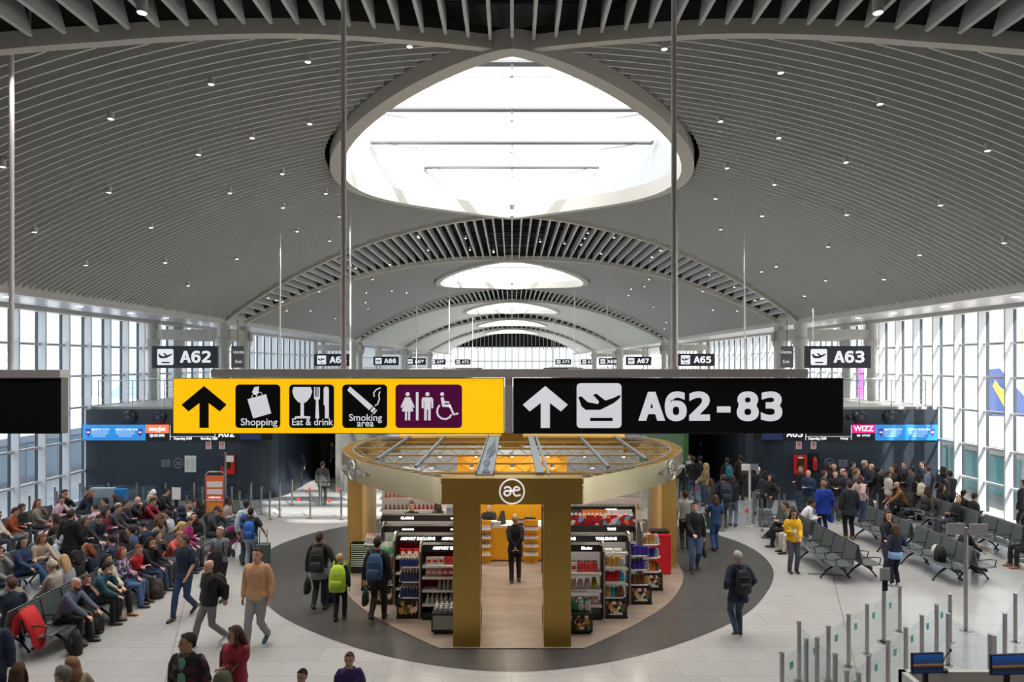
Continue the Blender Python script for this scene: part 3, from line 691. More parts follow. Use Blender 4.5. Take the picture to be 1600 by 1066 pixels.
text_mesh('Eat & drink', .15, swht, 'lettering', I, (q(488, 661)[0], -.008, q(0, 660)[1]), bold=.0012, sx=.93)
I = icon(535, 605, 601, 669, sblk)
onpanel(I, [[q(*p) for p in ((547, 604), (543, 610), (577, 641), (583, 635))], [q(*p) for p in ((584, 636), (579, 642), (582, 645), (587, 639))], [q(*p) for p in ((588, 640), (583, 646), (584.5, 647.5), (589.5, 641.5))], stroke([q(*p) for p in ((595, 606), (588, 609), (584, 614), (585, 620))], .018), stroke([q(*p) for p in ((594, 612), (592, 617), (593, 624), (590, 632), (586, 634))], .018)])
text_mesh('Smoking', .15, swht, 'lettering', I, (q(571, 0)[0], -.008, q(0, 653)[1]), bold=.0012)
text_mesh('area', .15, swht, 'lettering', I, (q(571, 0)[0], -.008, q(0, 662)[1]), bold=.0012)
I = icon(618, 722, 601, 669, spur)
W_ = [disc(q(637, 616), .032), [q(*p) for p in ((633, 621), (641, 621), (648, 636), (646, 638), (643, 632), (646, 643), (641, 643), (641, 657), (638, 657), (638, 643), (636, 643), (636, 657), (633, 657), (633, 643), (628, 643), (631, 632), (628, 638), (626, 636))]]
B_ = [[q(*p) for p in ((650, 613), (654, 613), (654, 657), (650, 657))]]
M_ = [disc(q(668, 616), .032), [q(*p) for p in ((661, 621), (675, 621), (677, 624), (677, 638), (674, 638), (674, 627), (673, 627), (673, 657), (669, 657), (669, 640), (667, 640), (667, 657), (663, 657), (663, 627), (662, 627), (662, 638), (659, 638), (659, 624))]]
H_ = [disc(q(691, 616), .03), stroke([q(691, 621), q(693, 634), q(704, 634)], .05), stroke([q(694, 628), q(702, 629)], .026), stroke([q(703, 634), q(709, 648), q(716, 646)], .032), stroke([q(*p) for p in ((687, 633), (684, 638), (683, 644), (685, 650), (690, 654), (697, 655), (703, 652), (705, 648))], .028)]
onpanel(I, W_+B_+M_+H_)
T2, xm, zm = panel_sign('direction_sign', 803, 1317, 'large black overhead sign reading A62-83', mat=sblk)
flat([[(q(852, 634)[0]+a*s*1.0, q(852, 634)[1]+b*s*.83) for a, b in ARROW]]).build('arrow', swht, T2)
I = icon(901, 971, 599, 669, swht) if False else flat([rrect(q(901, 669)[0], q(971, 599)[0], q(901, 669)[1], q(971, 599)[1], .06)]).build('symbol_panel', swht, T2)
onpanel(I, [[(q(936, 630)[0]+a*.8, q(936, 630)[1]+b*.8) for a, b in PLANE], [q(*p) for p in ((922, 653), (957, 653), (957, 658), (922, 658))]], 'plane_symbol', sblk)
text_mesh('A62-83', .755, swht, 'lettering', T2, (q(1112, 0)[0], -.004, q(0, 636)[1]), bold=.026, sx=1.1)
zt = CAMZ-(590-HY)*sc_
q_ = MB(); q_.box((332-HX)*sc_, (1260-HX)*sc_, YS-.06, YS+.2, zt, CAMZ-(577-HY)*sc_)
t = thing('sign_bar', 'grey steel bar carrying the yellow and black overhead signs', 'sign support', (0, 0, 0)); q_.build('bar', hous, t)
for px in (535, 1055):
    q_ = MB(); q_.cyl((px-HX)*sc_, YS+.08, zt+.1, zc((px-HX)*sc_)+.6, .042, 14); q_.build('rod', hous, t)
    q_ = MB(); q_.cyl((px-HX)*sc_, YS+.08, CAMZ-(577-HY)*sc_, CAMZ-(577-HY)*sc_+.04, .075, 14); q_.build('flange', hous, t)
q_ = MB(); q_.box((787-HX)*sc_+.02, (803-HX)*sc_-.02, YS+.02, YS+.14, zt-.86, zt); q_.build('centre_plate', hous, t)
T3, xm, zm = panel_sign('display_screen', -120, 94, 'dark overhead display cut off by the left edge of the picture', 'screen', mat=M(sr(8, 9, 11), .7, 0, 0))
t = thing('sign_bar', 'grey steel bar and rod carrying the dark display at the far left', 'sign support'); q_ = MB(); q_.box((-120-HX)*sc_, (97-HX)*sc_, YS-.05, YS+.2, zt, CAMZ-(578-HY)*sc_); q_.build('bar', hous, t)
q_ = MB(); q_.cyl((12-HX)*sc_, YS+.08, zt+.1, zc((12-HX)*sc_)+.6, .036, 14); q_.build('rod', hous, t)
# gate number signs
gsb = M(sr(34, 38, 48), .35, 0, 0)
def gate_sign(txt, pxc, Y, sub):
    x = (pxc-HX)/FPX*Y
    t = thing('gate_sign', 'dark hanging gate sign with take-off symbol reading %s' % txt, 'sign', (x, Y, CAMZ+(568-558)/FPX*28)); 
    q = MB(); q.box(-1.35, 1.35, 0, .14, -.46, .46); q.build('panel', gsb, t)
    q = MB()
    q.prism(rrect(-1.13, -.46, -.33, .33, .06), -.008, 0); I = q.build('symbol_panel', swht, t)
    flat([[(-.8+a*.72, .04+b*.72) for a, b in PLANE], [(-.95, -.25), (-.62, -.25), (-.62, -.2), (-.95, -.2)]]).build('plane_symbol', gsb, I, (0, -.008, 0))
    text_mesh(txt, .84, swht, 'lettering', t, (.47, -.006, 0), bold=.024, sx=1.16)
    for a in (-1., 1.):
        q = MB(); q.cyl(a, .07, .46, zc(min(abs(x)+1, 13))-CAMZ+1.3 if abs(x) < 12.5 else 2.1-.1, .016, 8); q.build('rod', hous, t)
for txt, pxc, Y in (('A62', 288.5, 28.2), ('A64', 519, 51.3), ('A66', 603, 73), ('A68', 650, 95), ('A70', 684, 119), ('A72', 723, 121), ('A63', 1309.5, 28.2), ('A65', 1088, 50), ('A67', 998, 72.7), ('A69', 951, 95), ('A71', 920, 119), ('A73', 880, 118)):
    gate_sign(txt, pxc, Y, '')
for sg, lb in ((-1, 'left'), (1, 'right')):
    x = (372-HX)/FPX*31.5 if sg < 0 else (1229-HX)/FPX*31.5
    t = thing('exit_sign', 'narrow grey sign reading Uscita Exit beside the %s column' % lb, 'sign', (x, 31.4, CAMZ+.3)); q = MB(); q.box(-.28, .28, 0, .1, -.5, .5); q.cyl(0, .05, .5, 1.7, .02, 8); q.build('panel', M(sr(110, 112, 110), .5), t)
    text_mesh('Uscita', .2, swht, 'lettering', t, (-sg*.06, -.006, .22)); text_mesh('Exit', .2, swht, 'lettering', t, (-sg*.06, -.006, -.22))
# further hanging sign frames with thin rods
for (px, py, Yk, zsb, lb) in (((438, 545), 370, 24.2, 4.6, 'left'), ((1057, 1165), 345, 24.2, 4.6, 'right')):
    pass
def hang(xs, Y, lb, z0=3.9, z1=4.75, r=.03):
    t = thing('hanging_sign', lb, 'sign', (0, 0, 0)); x0, x1 = min(xs)-1.1, max(xs)+1.1
    q = MB(); q.box(x0, x1, Y-.07, Y+.07, z0, z1); q.build('panel', gsb, t); q = MB(); q.box(x0+.6, x1-.6, Y-.06, Y+.06, z1, z1+.12); q.build('bar', hous, t)
    for x in xs:
        q = MB(); q.cyl(x, Y, z1+.1, zc(x)+.3, r, 10); q.build('rod', M(sr(225, 224, 220), .4), t)
hang((-8.25, -5.75), 24.3, 'hanging sign behind the yellow sign, held by two thin white rods')
hang((5.85, 8.25), 24.2, 'hanging sign behind the big black sign, held by two thin white rods')
hang((-7.0, -4.6), 50, 'far hanging sign left of the axis, second in the row', 4.3, 5.0)
hang((4.6, 7.0), 50, 'far hanging sign right of the axis, second in the row', 4.3, 5.0)
hang((-6.6, -4.4), 76, 'far hanging sign left of the axis, third in the row', 4.3, 5.0)
hang((4.6, 6.8), 76, 'far hanging sign right of the axis, third in the row', 4.3, 5.0)

# ---------------------------------------------------------------- queue barriers: posts with glass between them
bar_gl = glass_mat((.93, .95, .96), .05, .03, 'barrier glass'); ssteel = M(sr(176, 172, 168), .28, .95, .03)
stick = M(sr(120, 200, 190), .5); redst = M(sr(225, 70, 60), .5, 0, 0)
def barrier(P, lb, h=.93, sticker=None, posts=None, w=.035):
    t = thing('glass_barrier', lb, 'barrier')
    P = [Vector((a, b, 0)) for a, b in P]
    for i, p in enumerate(P):
        q = MB(); q.cyl(p.x, p.y, .012, h, w, 14); q.cyl(p.x, p.y, h, h+.012, w*1.25, 14); q.cyl(p.x, p.y, 0, .015, w*2.3, 16); q.build('post', ssteel, t)
    for i, (a, b) in enumerate(zip(P, P[1:])):
        d = (b-a).normalized(); n_ = Vector((-d.y, d.x, 0))*.004; a2 = a+d*(w+.005); b2 = b-d*(w+.005)
        q = MB(); q.loft([[a2-n_+Vector((0, 0, z)), a2+n_+Vector((0, 0, z)), b2+n_+Vector((0, 0, z)), b2-n_+Vector((0, 0, z))] for z in (.08, h-.06)]); g_ = q.build('glass_pane', bar_gl, t)
        if sticker and i % sticker[1] == 0:
            m = a.lerp(b, .62); n2 = n_*1.6; u = d*.05
            q = MB(); q.loft([[m-u-n2+Vector((0, 0, z)), m-u+n2+Vector((0, 0, z)), m+u+n2+Vector((0, 0, z)), m+u-n2+Vector((0, 0, z))] for z in (.6, .72)]); q.build('sticker', sticker[0], g_)
    return t
def lin(a, b, n): return [(a[0]+(b[0]-a[0])*i/n, a[1]+(b[1]-a[1])*i/n) for i in range(n+1)]
barrier(lin((7.95, 14.0), (4.25, 10.75), 6), 'glass queue barrier nearest the white floor, running down to the bottom edge', sticker=(stick, 1))
barrier(lin((8.66, 13.5), (4.95, 10.1), 6), 'second glass queue barrier, parallel behind the first one', sticker=(stick, 1))
barrier([(4.96, 11.8), (4.96, 11.1), (4.97, 10.5), (5.0, 9.85)], 'short glass barrier pointing at the camera in the bottom right', 1.02)
barrier([(8.05, 11.5), (7.95, 12.45), (8.02, 12.9)], 'short glass barrier behind the desk monitors', .93)
barrier([(8.05, 11.4), (8.95, 12.4), (9.95, 13.5), (11.2, 14.8)], 'glass barrier at the right edge beside the desk', .95)
barrier([(9.0, 11.4), (9.5, 12.0)], 'two-post glass barrier at the far right behind the monitor', .93)
for i, (Y, x0, n) in enumerate(((25.6, -16.2, 7), (24.8, -16.6, 7), (24.0, -16.0, 7), (23.2, -16.4, 6))):
    barrier(lin((x0, Y), (x0+n*1.07, Y), n), ('glass barrier row before the left gate wall, ' + ('closest to the wall', 'second from the wall', 'third from the wall', 'nearest the seats')[i]), 1.0)
for i, (Y, x0, x1, n) in enumerate(((30.5, -6.3, -4.0, 2), (28.5, -7.0, -4.4, 2), (26.4, -8.5, -6.2, 2), (24.4, -8.3, -6.0, 2))):
    barrier(lin((x0, Y), (x1, Y-.4), n), 'glass barrier at the left corridor, '+('farthest row', 'second farthest row', 'row before the sunlit floor', 'row nearest the seated crowd')[i], 1.0, sticker=(redst, 1))
for i, (Y, x0, n) in enumerate(((23.5, 8.3, 4), (24.7, 8.6, 4))):
    barrier(lin((x0, Y), (x0+n*1.07, Y), n), ('glass barrier in front of the right gate queue', 'glass barrier amid the right gate queue')[i], 1.0)
for i, (Y, x0, x1, n) in enumerate(((30.0, 4.2, 6.3, 2), (26.5, 5.3, 7.6, 2), (24.0, 5.2, 7.4, 2), (22.4, 5.6, 8.2, 2))):
    barrier(lin((x0, Y), (x1, Y), n), 'glass barrier at the right corridor, '+('farthest row', 'second farthest row', 'third farthest row', 'nearest row')[i], 1.0, sticker=(redst, 1))
# posts with sign plates
def sign_post(x, y, h, plates, lb, mat=ssteel, w=.04):
    t = thing('sign_post', lb, 'sign post', (x, y, 0)); q = MB(); q.cyl(0, 0, .012, h, w, 14); q.cyl(0, 0, 0, .015, w*3, 18); q.build('pole', mat, t)
    for (x0, x1, z0, z1, m) in plates: q = MB(); q.box(x0, x1, -.012-w, .012-w, z0, z1); q.build('plate', m, t)
    return t
pl = M(sr(168, 164, 172), .5, 0, .03)
sign_post(*at(1509, 985)[:2], 2.12, ((-.42, -.05, 1.98, 2.22, pl), (.05, .42, 1.96, 2.2, pl)), 'tall steel post with two blank grey plates in the right barriers')
sign_post(*at(1381, 1004)[:2], 1.05, ((-.1, .1, 1.22, 1.48, pl), (-.05, .05, 1.03, 1.24, blackm)), 'short barrier post topped with a black clip and blank sheet')
sign_post(*at(276, 843)[:2], 1.25, ((-.13, .13, 1.25, 1.62, paper), (-.05, .05, 1.0, 1.25, blackm)), 'thin post with a white notice behind the seated crowd', w=.02)
sign_post(8.0, 23.0, 2.1, ((-.28, -.02, 1.9, 2.12, paper), (.02, .28, 1.92, 2.12, greym)), 'white signpost with two small plates beside the corridor queue', M(sr(215, 213, 210), .4))
sign_post(-10.5, 25.0, 2.25, ((-.28, -.02, 1.75, 2.15, M(sr(40, 44, 70), .5)), (.06, .32, 1.9, 2.12, paper)), 'signpost with a dark and a white plate before the left gate wall')
t = thing('baggage_gauge', 'orange and white cabin bag information board above the seated crowd', 'information board', (at(336, 850)[0]*1.0, 21.4, 0)); t.location.x = (336-HX)/FPX*21.4
q = MB(); q.tube([(-.3, 0, 0), (-.3, 0, 2.0), (-.22, 0, 2.1), (.22, 0, 2.1), (.3, 0, 2.0), (.3, 0, 0)], .02, 8); q.build('frame', ssteel, t)
q = MB(); q.box(-.28, .28, -.02, .02, .5, 1.98); q.build('board', M(sr(238, 112, 60), .5, 0, .03), t)
for (a, c) in ((1.62, 1.8), (1.4, 1.56)): q = MB(); q.box(-.24, .24, -.03, -.02, a, c); q.build('white_field', paper, t)
for (a, c) in ((.62, .82), (.9, 1.14)): q = MB(); q.box(-.24, .24, -.03, -.02, a, c); q.build('orange_field', M(sr(245, 150, 70), .5), t)
for z in (.86, 1.2): q = MB(); q.box(-.28, .28, -.03, -.02, z, z+.025); q.build('rule', paper, t)
text_mesh('CABIN BAG', .075, wtxt, 'lettering', t, (0, -.032, 1.3), bold=.002)
# service desk with two monitors, bottom right
t = thing('service_desk', 'pale service desk corner at the bottom right edge', 'desk', (6.3, 8.3, 0))
q = MB(); q.box(-1.0, 3.2, -.6, .9, 0, 1.08); q.build('body', M(sr(200, 196, 190), .5), t); q = MB(); q.box(-1.02, 3.2, -.6, .92, 1.08, 1.12); q.build('top', M(sr(150, 142, 136), .45), t)
q = MB(); q.box(-1.05, 3.2, .9, .98, 1.05, 1.34); q.box(-1.05, -.97, -.6, .98, 1.05, 1.34); q.build('upstand', M(sr(215, 212, 206), .5), t)
def monitor(px, pyc, Y, wd, h, lb, tilt=0):
    x = (px-HX)/FPX*Y; z = CAMZ-(pyc-HY)/FPX*Y
    t = thing('monitor', lb, 'monitor', (x, Y, 1.12), R(4)); zz = z-1.12
    m = bpy.data.materials.new('landscape screen'); m.use_nodes = True; n = m.node_tree.nodes; l = m.node_tree.links; b = n['Principled BSDF']
    tc_ = n.new('ShaderNodeTexCoord'); s_ = n.new('ShaderNodeSeparateXYZ'); l.new(tc_.outputs['Generated'], s_.inputs[0]); r_ = n.new('ShaderNodeValToRGB'); l.new(s_.outputs[2], r_.inputs[0])
    e_ = r_.color_ramp.elements; e_[0].position = 0; e_[0].color = sr(8, 40, 80)+(1,); e_[1].position = 1; e_[1].color = sr(24, 70, 130)+(1,)
    for p_, c_ in ((.25, sr(16, 20, 34)), (.33, sr(40, 34, 34)), (.44, sr(130, 96, 60)), (.5, sr(40, 50, 70)), (.62, sr(18, 52, 100))): x_ = e_.new(p_); x_.color = c_+(1,)
    l.new(r_.outputs[0], b.inputs['Emission Color']); b.inputs['Emission Strength'].default_value = .45; l.new(r_.outputs[0], b.inputs['Base Color']); b.inputs['Roughness'].default_value = .25
    q = MB(); q.box(-wd/2, wd/2, 0, .035, zz-h/2, zz+h/2); c = q.build('casing', blackm, t); q = MB(); q.box(-wd/2+.012, wd/2-.012, -.004, 0, zz-h/2+.014, zz+h/2-.012); q.build('screen', m, c)
    q = MB(); q.box(-.03, .03, .035, .07, 0, zz); q.box(-.12, .12, -.02, .14, 0, .015); q.build('stand', blackm, t)
monitor(1450, 1037, 8.75, .42, .26, 'tilted monitor showing a dusk airport picture, left on the desk'); monitor(1578, 1039, 8.7, .5, .26, 'monitor showing a dusk airport picture at the right edge')
t = thing('microphone', 'black gooseneck microphone between the two monitors', 'microphone', (5.82, 9.22, 1.34)); q = MB(); q.cyl(0, 0, 0, .03, .06, 14); q.build('base', blackm, t)
q = MB(); q.tube([(0, 0, .03), (0, 0, .12), (.03, 0, .2), (.09, 0, .27)], .007, 6); q.build('gooseneck', blackm, t); q = MB(); q.ell((.1, 0, .285), .018, .018, .026); q.build('head', blackm, t, smooth=True)
t = thing('desk_phone', 'dark desk telephone beside the microphone', 'telephone', (6.05, 8.75, 1.12)); q = MB(); q.prism([(-.1, 0), (.1, 0), (.1, .09), (-.1, .03)], -.11, .11, 'x'); q.build('body', greym, t)
q = MB(); q.tube([(-.09, -.08, .07), (-.09, 0, .1), (-.09, .08, .1)], .025, 8); q.build('handset', blackm, t)
# ---------------------------------------------------------------- the shop kiosk
gold = M(sr(186, 150, 76), .38, .65, .03, 2.); gold2 = M(sr(216, 176, 100), .4, .35, .04); gold_sheen = M(sr(226, 208, 168), .26, .75, .03, 1.5); lgm = M(sr(190, 190, 192), .35, .6); ambr = M(sr(240, 172, 30), .45, .1, .03)  # side fascia gold is paler: window reflections put into its colour
tray = M(sr(150, 158, 164), .45, .4, .1); whp = M(sr(224, 220, 214), .5, 0, .02); blk = M(sr(22, 21, 22), .45, 0, .08)
K = thing('shop_kiosk', 'open golden oval shop kiosk with truss roof in the dark floor ring', 'kiosk')
Z0, Z1 = 2.78, 3.28
for sg in (-1, 1):
    q = MB(); q.box(*sorted((sg*.62, sg*1.14)), 13.2, 13.6, 0, Z0+.02); q.build('column', gold, K)
    q = MB(); q.box(*sorted((sg*4.02, sg*4.42)), 18.35, 18.75, .02, Z0+.2); q.box(*sorted((sg*4.0, sg*4.44)), 18.34, 18.36, .02, .1); q.build('column', gold2, K)
    q = MB()
    for i in range(5): q.box(*sorted((sg*4.15, sg*4.3)), 18.8+i*.42, 19.2+i*.42, .02, Z0)
    q.build('side_panels', gold2, K)
q = MB(); q.box(-1.36, 1.36, 13.17, 13.62, Z0, Z1); f_ = q.build('front_fascia', gold, K)
P = [(.235*math.cos(2*PI*i/40), 0, .235*math.sin(2*PI*i/40)) for i in range(41)]
q = MB(); q.tube(P, .014, 8); e_ = q.build('round_emblem', swht, f_, (0, 13.155, (Z0+Z1)/2))
def glyph(parent, s, y=0., mt=None):
    q = MB(); r = .016*s     # an a joined to an e, one line
    a_ = [(-.13, .055), (-.10, .085), (-.06, .085), (-.03, .06), (-.02, .01), (-.04, -.05), (-.09, -.08), (-.14, -.06), (-.15, -.02), (-.12, .01), (-.03, .01), (.04, .02), (.13, .03), (.14, .06), (.10, .09), (.06, .08), (.03, .04), (.03, -.03), (.07, -.08), (.12, -.075), (.15, -.05)]
    P = smooth_poly([(x*s, 0, z*s) for x, z in a_], 4)[:-4]; q.tube(P, r, 6); return q.build('letters', mt or swht, parent, (0, y, 0))
glyph(f_, 1.0).location = (0, 13.155, (Z0+Z1)/2)
kl = kline(0); kin = kline(-.27); N = len(kl)
sec = [(a, b) for a, b in zip(kl, kin)]
# side fascias follow the outline from the front portal around the back
q = MB(); rings = []; seq = list(range(0, N//2))
for sg in (-1, 1):
    rings = []
    for i in seq:
        p = kl[i]; n_ = (kl[i]-kin[i]).normalized()*.03; x = sg*p.x; nx = sg*n_.x
        rings.append([(x, p.y, Z0-.0), (x+nx, p.y+n_.y, Z0), (x+nx, p.y+n_.y, Z1), (x, p.y, Z1)])
    q = MB(); q.loft(rings); q.build('side_fascia', gold_sheen, K, smooth=False)
    q = MB(); q.loft([[(sg*kin[i].x, kin[i].y, Z1-.06), (sg*(kin[i].x+.03), kin[i].y, Z1-.06), (sg*(kin[i].x+.03), kin[i].y, Z1), (sg*kin[i].x, kin[i].y, Z1)] for i in seq]); q.build('inner_ring', lgm, K)
    q = MB(); rr_ = 0
    for i in range(len(seq)-1):
        for t in (0,):
            a = kl[i].lerp(kl[i+1], t); b = kin[i].lerp(kin[i+1], t); d = (kl[i+1]-kl[i]).normalized()*.022
            q.loft([[(sg*(p.x-d.x), p.y-d.y, Z1-.05), (sg*(p.x+d.x), p.y+d.y, Z1-.05), (sg*(p.x+d.x), p.y+d.y, Z1-.02), (sg*(p.x-d.x), p.y-d.y, Z1-.02)] for p in (a, b)])
    q.build('ring_slats', gold2, K)
    # round logo with its wording on the side fascia
    p = Vector((sg*4.2, 17.15, 0)); an = math.atan2(4.43-3.55, 18-15.7)
    g_ = bpy.data.objects.new('side_logo', None); COL.objects.link(g_); g_.parent = K; g_.location = (sg*3.70, 15.78, (Z0+Z1)/2); g_.rotation_euler = (0, 0, sg*R(57))
    q = MB(); q.tube([(.22*math.cos(2*PI*i/30), 0, .22*math.sin(2*PI*i/30)) for i in range(31)], .022, 6); q.build('ring', lgm, g_)
    glyph(g_, .9, 0., lgm)
    text_mesh('aelia', .17, lgm, 'lettering', g_, (-.48, -.01, 0), bold=.006, ext=.01); text_mesh('duty free', .14, lgm, 'lettering', g_, (.6, -.01, 0), bold=.006, ext=.01)
def kx(Y):       # half width of the inner ring at Y
    best = 4.0
    for a, b in zip(kin[:N//2], kin[1:N//2]):
        if (a.y-Y)*(b.y-Y) <= 0 and abs(a.y-b.y) > 1e-6: return a.x+(b.x-a.x)*(Y-a.y)/(b.y-a.y)
    return best
for Y in (14.0, 15.4, 16.8, 18.2, 19.6):
    w_ = kx(Y); q = MB()
    for z in (Z1-.04, Z1-.24): q.box(-w_, w_, Y-.018, Y+.018, z-.016, z+.016)
    n = int(w_*2/.3); 
    for i in range(n): a = -w_+2*w_*i/n; b = -w_+2*w_*(i+1)/n; q.tube([(a, Y, Z1-.24 if i % 2 else Z1-.04), (b, Y, Z1-.04 if i % 2 else Z1-.24)], .009, 5)
    q.build('roof_truss', gold2, K)
for X in (-3.1, -2.05, 2.05, 3.1): 
    ya = next(p.y for p in kin if p.x > abs(X)); q = MB(); q.box(X-.035, X+.035, ya+.1, 20.6, Z1-.02, Z1+.04); q.build('roof_bar', tray, K)
q = MB(); q.box(-.72, -.36, 13.55, 20.7, Z1, Z1+.02); q.box(-.72, -.70, 13.55, 20.7, Z1, Z1+.09); q.box(-.38, -.36, 13.55, 20.7, Z1, Z1+.09)
for i in range(5): q.tube([(-.6+.04*i, 13.6, Z1+.05), (-.5-.03*i, 15, Z1+.05), (-.62+.05*i, 17, Z1+.05), (-.5, 19+.2*i, Z1+.05)], .012, 5)
tyo = q.build('cable_tray', tray, K)
q = MB(); q.box(.48, .64, 13.6, 20.7, Z1, Z1+.05); q.box(.7, .76, 13.6, 20.7, Z1-.02, Z1+.03); q.build('cable_tray', tray, K)
q = MB(); q.tube([(-3.4, 20.75, 3.2), (3.4, 20.75, 3.2)], .2, 20); q.build('back_beam', gold, K)
q = MB(); q.box(-.32, .32, 20.45, 20.95, 2.95, 3.45); q.build('beam_block', gold, K)
for sg in (-1, 1): q = MB(); q.box(*sorted((sg*3.4, sg*4.1)), 20.6, 20.9, 3.1, 3.28); q.build('corner_beam', tray, K)
# shop lamps: small spots added under the trusses to light the goods
hd = thing('added_track_spot', 'small white spotlight added under the kiosk trusses', 'spotlight', group='kiosk truss spotlights')
q = MB(); q.tube([(0, 0, 0), (0, -.02, -.12)], .045, 12); q.build('head', white, hd); q = MB(); q.tube([(0, -.022, -.121), (0, -.024, -.13)], .038, 12); q.build('lens', lens_m, hd)
mkt = copier(hd)
for X in (-3.1, -2.0, -1.0, 0, 1.0, 2.0, 3.1):
    for Y in (15.2, 17.0, 19.0):
        if abs(X) < kx(Y)-.2:
            mkt((X, Y, Z1-.26))
            if (X in (-2.0, 0, 2.0) or Y > 16) and X not in (-1.0, 1.0):
                d = bpy.data.lights.new('shop_fill_spot', 'SPOT'); d.energy = 48; d.spot_size = R(120); d.spot_blend = .8; d.shadow_soft_size = .06; d.color = (1, .86, .66)
                o = bpy.data.objects.new('shop_fill_spot', d); COL.objects.link(o); o.location = (X, Y-.03, Z1-.42); o.rotation_euler = (R(-14), 0, 0)
for X in (-.8, .8):  # added spots without fixtures, brighten the orange back wall
    d = bpy.data.lights.new('shop_fill_spot', 'SPOT'); d.energy = 60; d.spot_size = R(110); d.spot_blend = .8; d.shadow_soft_size = .06; d.color = (1, .88, .68)
    o = bpy.data.objects.new('shop_fill_spot', d); COL.objects.link(o); o.location = (X, 19.0, Z1-.42); o.rotation_euler = (R(50), 0, 0)
# counter, orange wall
t = thing('sales_counter', 'golden sales counter with white top in the middle of the kiosk', 'counter', (0, 18.9, .02))
q = MB()
for i in range(4): q.box(-1.5+i*.8, -.705+i*.8, 0, .1, .04, .92)
q.build('front', ambr, t); q = MB(); q.box(-1.5, 1.7, .0, .7, .92, .98); q.build('top', whp, t); q = MB(); q.box(-1.48, 1.68, .1, .6, 0, .92); q.build('cupboard', blk, t)
t = thing('back_wall_panel', 'orange panelled wall behind the sales counter', 'wall panel', (0, 20.45, .02))
for i in range(3): q = MB(); q.box(-1.65+i*1.1, -.56+i*1.1, 0, .12, 0, 2.7); q.build('panel', ambr, t)
# gondolas
wem = M((1, .97, .92), .5, 0, 0, emit=1.6); lit_sh = M(sr(235, 226, 218), .5, 0, .02, emit=.12)
redb = M(sr(160, 20, 50), .5, 0, .05); shelf_m = M(sr(214, 210, 205), .4, 0, .02)
def gondola(x0, x1, Y, texts, lb, back, zs, h=1.55, crown=None):
    xm = (x0+x1)/2; hw = (x1-x0)/2; t = thing('shop_gondola', lb, 'shelf unit', (xm, Y, .02))
    q = MB(); q.box(-hw, hw, 0, .06, .1, h-.16); q.build('back_panel', back, t)
    q = MB(); q.box(-hw, hw, -.38, .06, 0, .14); q.build('base', blk, t)
    q = MB(); q.box(-hw, hw, -.16, .06, h-.15, h); hdr = q.build('header', blk, t)
    for i, tx in enumerate(texts):
        if not tx:
            xx = -hw+2*hw*(i+.5)/len(texts); q = MB(); q.box(xx-.14, xx+.1, -.166, -.16, h-.095, h-.06); q.box(xx+.115, xx+.14, -.166, -.16, h-.1, h-.055); q.build('light_mark', wem, hdr); continue
        text_mesh(tx, .085, wem, 'lettering', hdr, (-hw+2*hw*(i+.5)/len(texts), -.163, h-.075), bold=.003)
    for z in zs: q = MB(); q.box(-hw, hw, -.36, 0, z-.03, z); q.box(-hw, hw, -.37, -.36, z-.035, z+.015); q.build('shelf', shelf_m, t)
    q = MB(); q.box(-hw-.02, -hw, -.3, .06, 0, h); q.box(hw, hw+.02, -.3, .06, 0, h); q.build('side_board', blk, t)
    if crown: q = MB(); q.box(-hw, hw, -.05, -.01, h, h+.24); q.build('crown_panel', crown, t)
    return t
foods = patt('food picture print', [sr(40, 30, 24), sr(200, 160, 90), sr(230, 220, 200), sr(180, 60, 40), sr(90, 110, 60), sr(20, 20, 22)], 14)
map_p = patt('grey map print', [sr(150, 160, 162), sr(120, 135, 140), sr(190, 196, 196), sr(90, 100, 104)], 22)
toyp = patt('balloon print', [sr(150, 24, 34), sr(170, 30, 40), sr(230, 120, 60), sr(90, 160, 190), sr(220, 190, 170), sr(140, 20, 40)], 9, .5, .15)
gA = gondola(-1.92, -.72, 14.95, ('AIRPORT EXCLUSIVE',), 'red-backed gondola headed AIRPORT EXCLUSIVE, nearest on the left', redb, (.32, .62, .9, 1.14))
gB = gondola(-2.62, -.74, 15.75, ('AIRPORT EXCLUSIVE', 'AIRPORT EXCLUSIVE'), 'second left gondola, headed AIRPORT EXCLUSIVE twice', redb, (.4, .75, 1.1))
gC = gondola(-3.1, -.76, 16.65, ('', ''), 'third left gondola, white-backed below a black header', lit_sh, (.5, .85, 1.18))
gD = gondola(-3.3, -.8, 17.6, ('CLARINS', ''), 'fourth left gondola, white-backed, farthest from the entrance', lit_sh, (.6, .95, 1.25), 1.6)
hA = gondola(.72, 1.92, 14.95, ('', 'Kinder'), 'nearest right gondola, pale-backed with sweets boxes', lit_sh, (.3, .62, .98))
hB = gondola(.74, 2.62, 15.75, ('TOBLERONE', 'TOBLERONE'), 'second right gondola, with two lit names on its black header', lit_sh, (.5, .85, 1.2))
hC = gondola(.76, 2.95, 16.65, ('TOYS', 'TOYS'), 'third right gondola, headed TOYS under a balloon print panel', lit_sh, (.5, .85, 1.2), 1.55, toyp)
hD = gondola(.8, 3.2, 18.1, ('', ''), 'farthest right gondola, bright shelf packed with orange and white goods', lit_sh, (.6, 1.0, 1.4), 1.72)
for sg in (-1, 1):
    lb = 'left' if sg < 0 else 'right'
    t = thing('wall_shelf', 'tall bright perfume shelf at the back %s of the kiosk' % lb, 'shelf unit', (sg*2.9, 20.2, .02))
    q = MB(); q.box(-.95, .95, 0, .08, 0, 1.95); q.build('back_panel', lit_sh, t)
    for z in (.5, .85, 1.2, 1.55, 1.9): q = MB(); q.box(-.95, .95, -.34, 0, z-.03, z); q.build('shelf', shelf_m, t)
